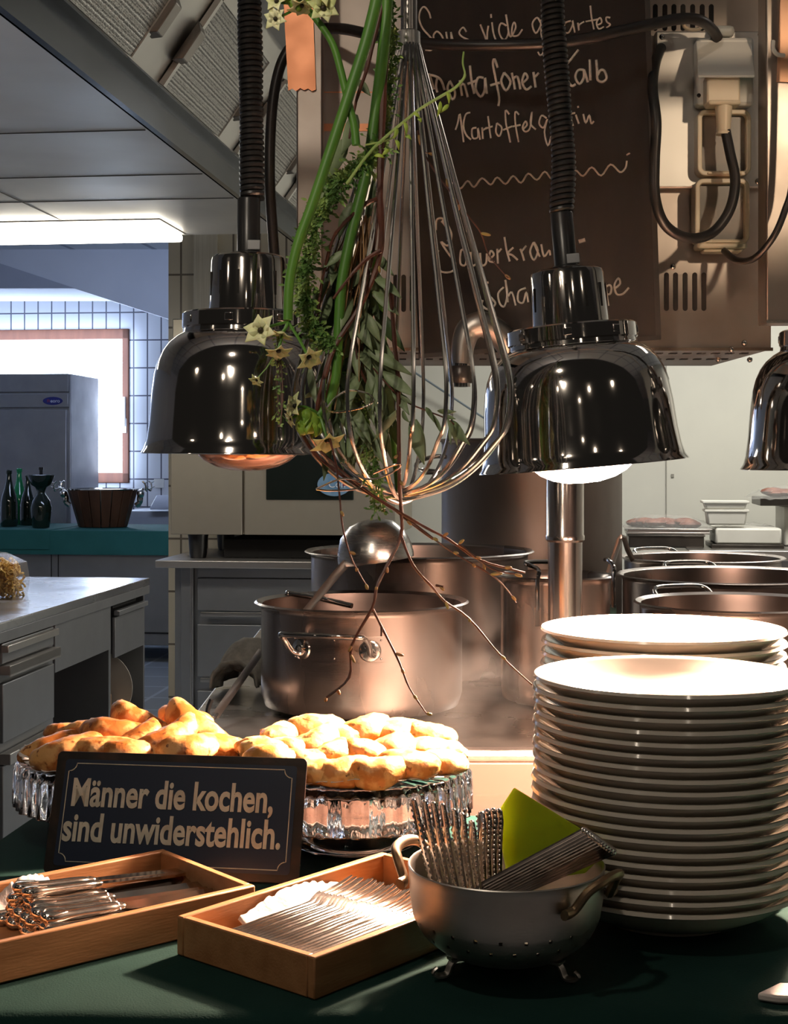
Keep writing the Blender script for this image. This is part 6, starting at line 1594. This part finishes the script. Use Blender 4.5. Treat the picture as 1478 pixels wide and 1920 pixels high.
twig('thin brown twig inside the right part of the whisk with a few buds', [[(783, 245), (795, 285), (818, 325), (845, 360), (878, 405), (902, 437), (915, 475), (938, 505), (954, 522)], [(795, 285), (812, 290)], [(845, 355), (838, 335)]], 1.68, .0012,
     [(786, 250, 4, 20), (805, 285, 14, 3), (796, 290, 0, 12), (838, 330, 2, 16), (900, 438, 18, 4), (946, 515, 10, 8), (856, 385, -2, 12)])
twig('reddish twig down the centre of the whisk to its tip', [[(733, 540), (740, 640), (746, 700), (748, 800), (749, 900), (752, 950), (752, 1005), (725, 1062), (707, 1100), (698, 1140), (660, 1210), (655, 1270), (612, 1308)],
    [(699, 1142), (718, 1180), (748, 1240), (768, 1290), (800, 1338)], [(716, 1175), (715, 1193)], [(752, 1005), (775, 1060), (810, 1100), (835, 1128), (880, 1160), (940, 1230), (998, 1284)], [(818, 1098), (832, 1100)]], 1.6, .0026,
     [(728, 1058, 2, 12), (706, 1098, -2, 6), (655, 1200, -6, 12), (658, 1225, 8, 16), (630, 1290, 4, 10), (745, 1215, 16, 4), (752, 1250, 4, 10), (783, 1305, 6, 8), (800, 1335, 10, 2), (826, 1094, 8, 8), (838, 1135, 6, 14), (884, 1160, 2, 6), (942, 1236, 8, 6), (612, 1305, -2, 8), (700, 845, -10, 6), (752, 890, 6, 10)])
twig('bundle twig crossing from the left of the whisk out to the lower right', [[(560, 800), (590, 850), (640, 890), (700, 930), (752, 962), (800, 990), (842, 1012), (900, 1050), (985, 1074)], [(752, 962), (800, 1000), (850, 1036), (920, 1077), (948, 1102), (968, 1130)], [(860, 1020), (892, 1045), (925, 1068), (975, 1078)], [(600, 845), (668, 905), (725, 945), (775, 985), (812, 1012)]], 1.605, .0022,
     [(836, 1004, 10, -6), (860, 1010, 10, -8), (812, 1005, 10, 4), (845, 1036, 10, 2), (888, 1062, 6, 6), (897, 1046, 10, 2), (902, 1062, 2, 12), (922, 1076, 22, -2), (944, 1072, 14, 0), (966, 1072, 14, 4), (962, 1125, 8, 8), (765, 975, 8, 8)])
twig('fine twig hanging down at the left of the whisk', [[(618, 820), (630, 870), (637, 930), (642, 985), (655, 1035), (668, 1065), (690, 1102)]], 1.58, .0013, [(642, 960, 5, 10), (657, 1034, 12, 4), (686, 1096, 4, 10), (670, 1064, 2, 6)])
# pea tendril
t = thing('pea_tendril', 'pale green tendril with tiny curled leaves reaching right across the chalkboard', 'tendril', P(705, 272, 1.55)); o = P(705, 272, 1.55)
m = MB().tube(cr([P(x, y, 1.545)-o for x, y in ((650, 345), (690, 290), (722, 258), (758, 228), (790, 203), (825, 182), (852, 166), (868, 150), (872, 138), (868, 118), (870, 97))], 5), [.0016]*40+[.0011]*11, 7)
m.tube(cr([P(x, y, 1.55)-o for x, y in ((685, 272), (705, 268), (730, 262), (742, 252))], 4), .001, 6); part('stem', m, mat('pale_tendril', (.3, .4, .12), .5, 0, (.2, .3, .07), 30), t)
m = MB()
for a in ((838, 172, 842, 196), (842, 196, 826, 212), (826, 190, 820, 220), (775, 213, 788, 222), (758, 228, 762, 255), (745, 240, 738, 262), (760, 255, 772, 262), (784, 222, 790, 230), (742, 262, 748, 282), (730, 280, 716, 292), (702, 292, 722, 296)):
    m.leaf(P(a[0], a[1], 1.54)-o, P(a[2], a[3], 1.538)-o, .0045, (.3, -1, .2), .2, 5)
part('leaves', m, mat('lime_leaf', (.35, .45, .06), .5, 0, (.25, .36, .05), 40), t, solid=.0004)
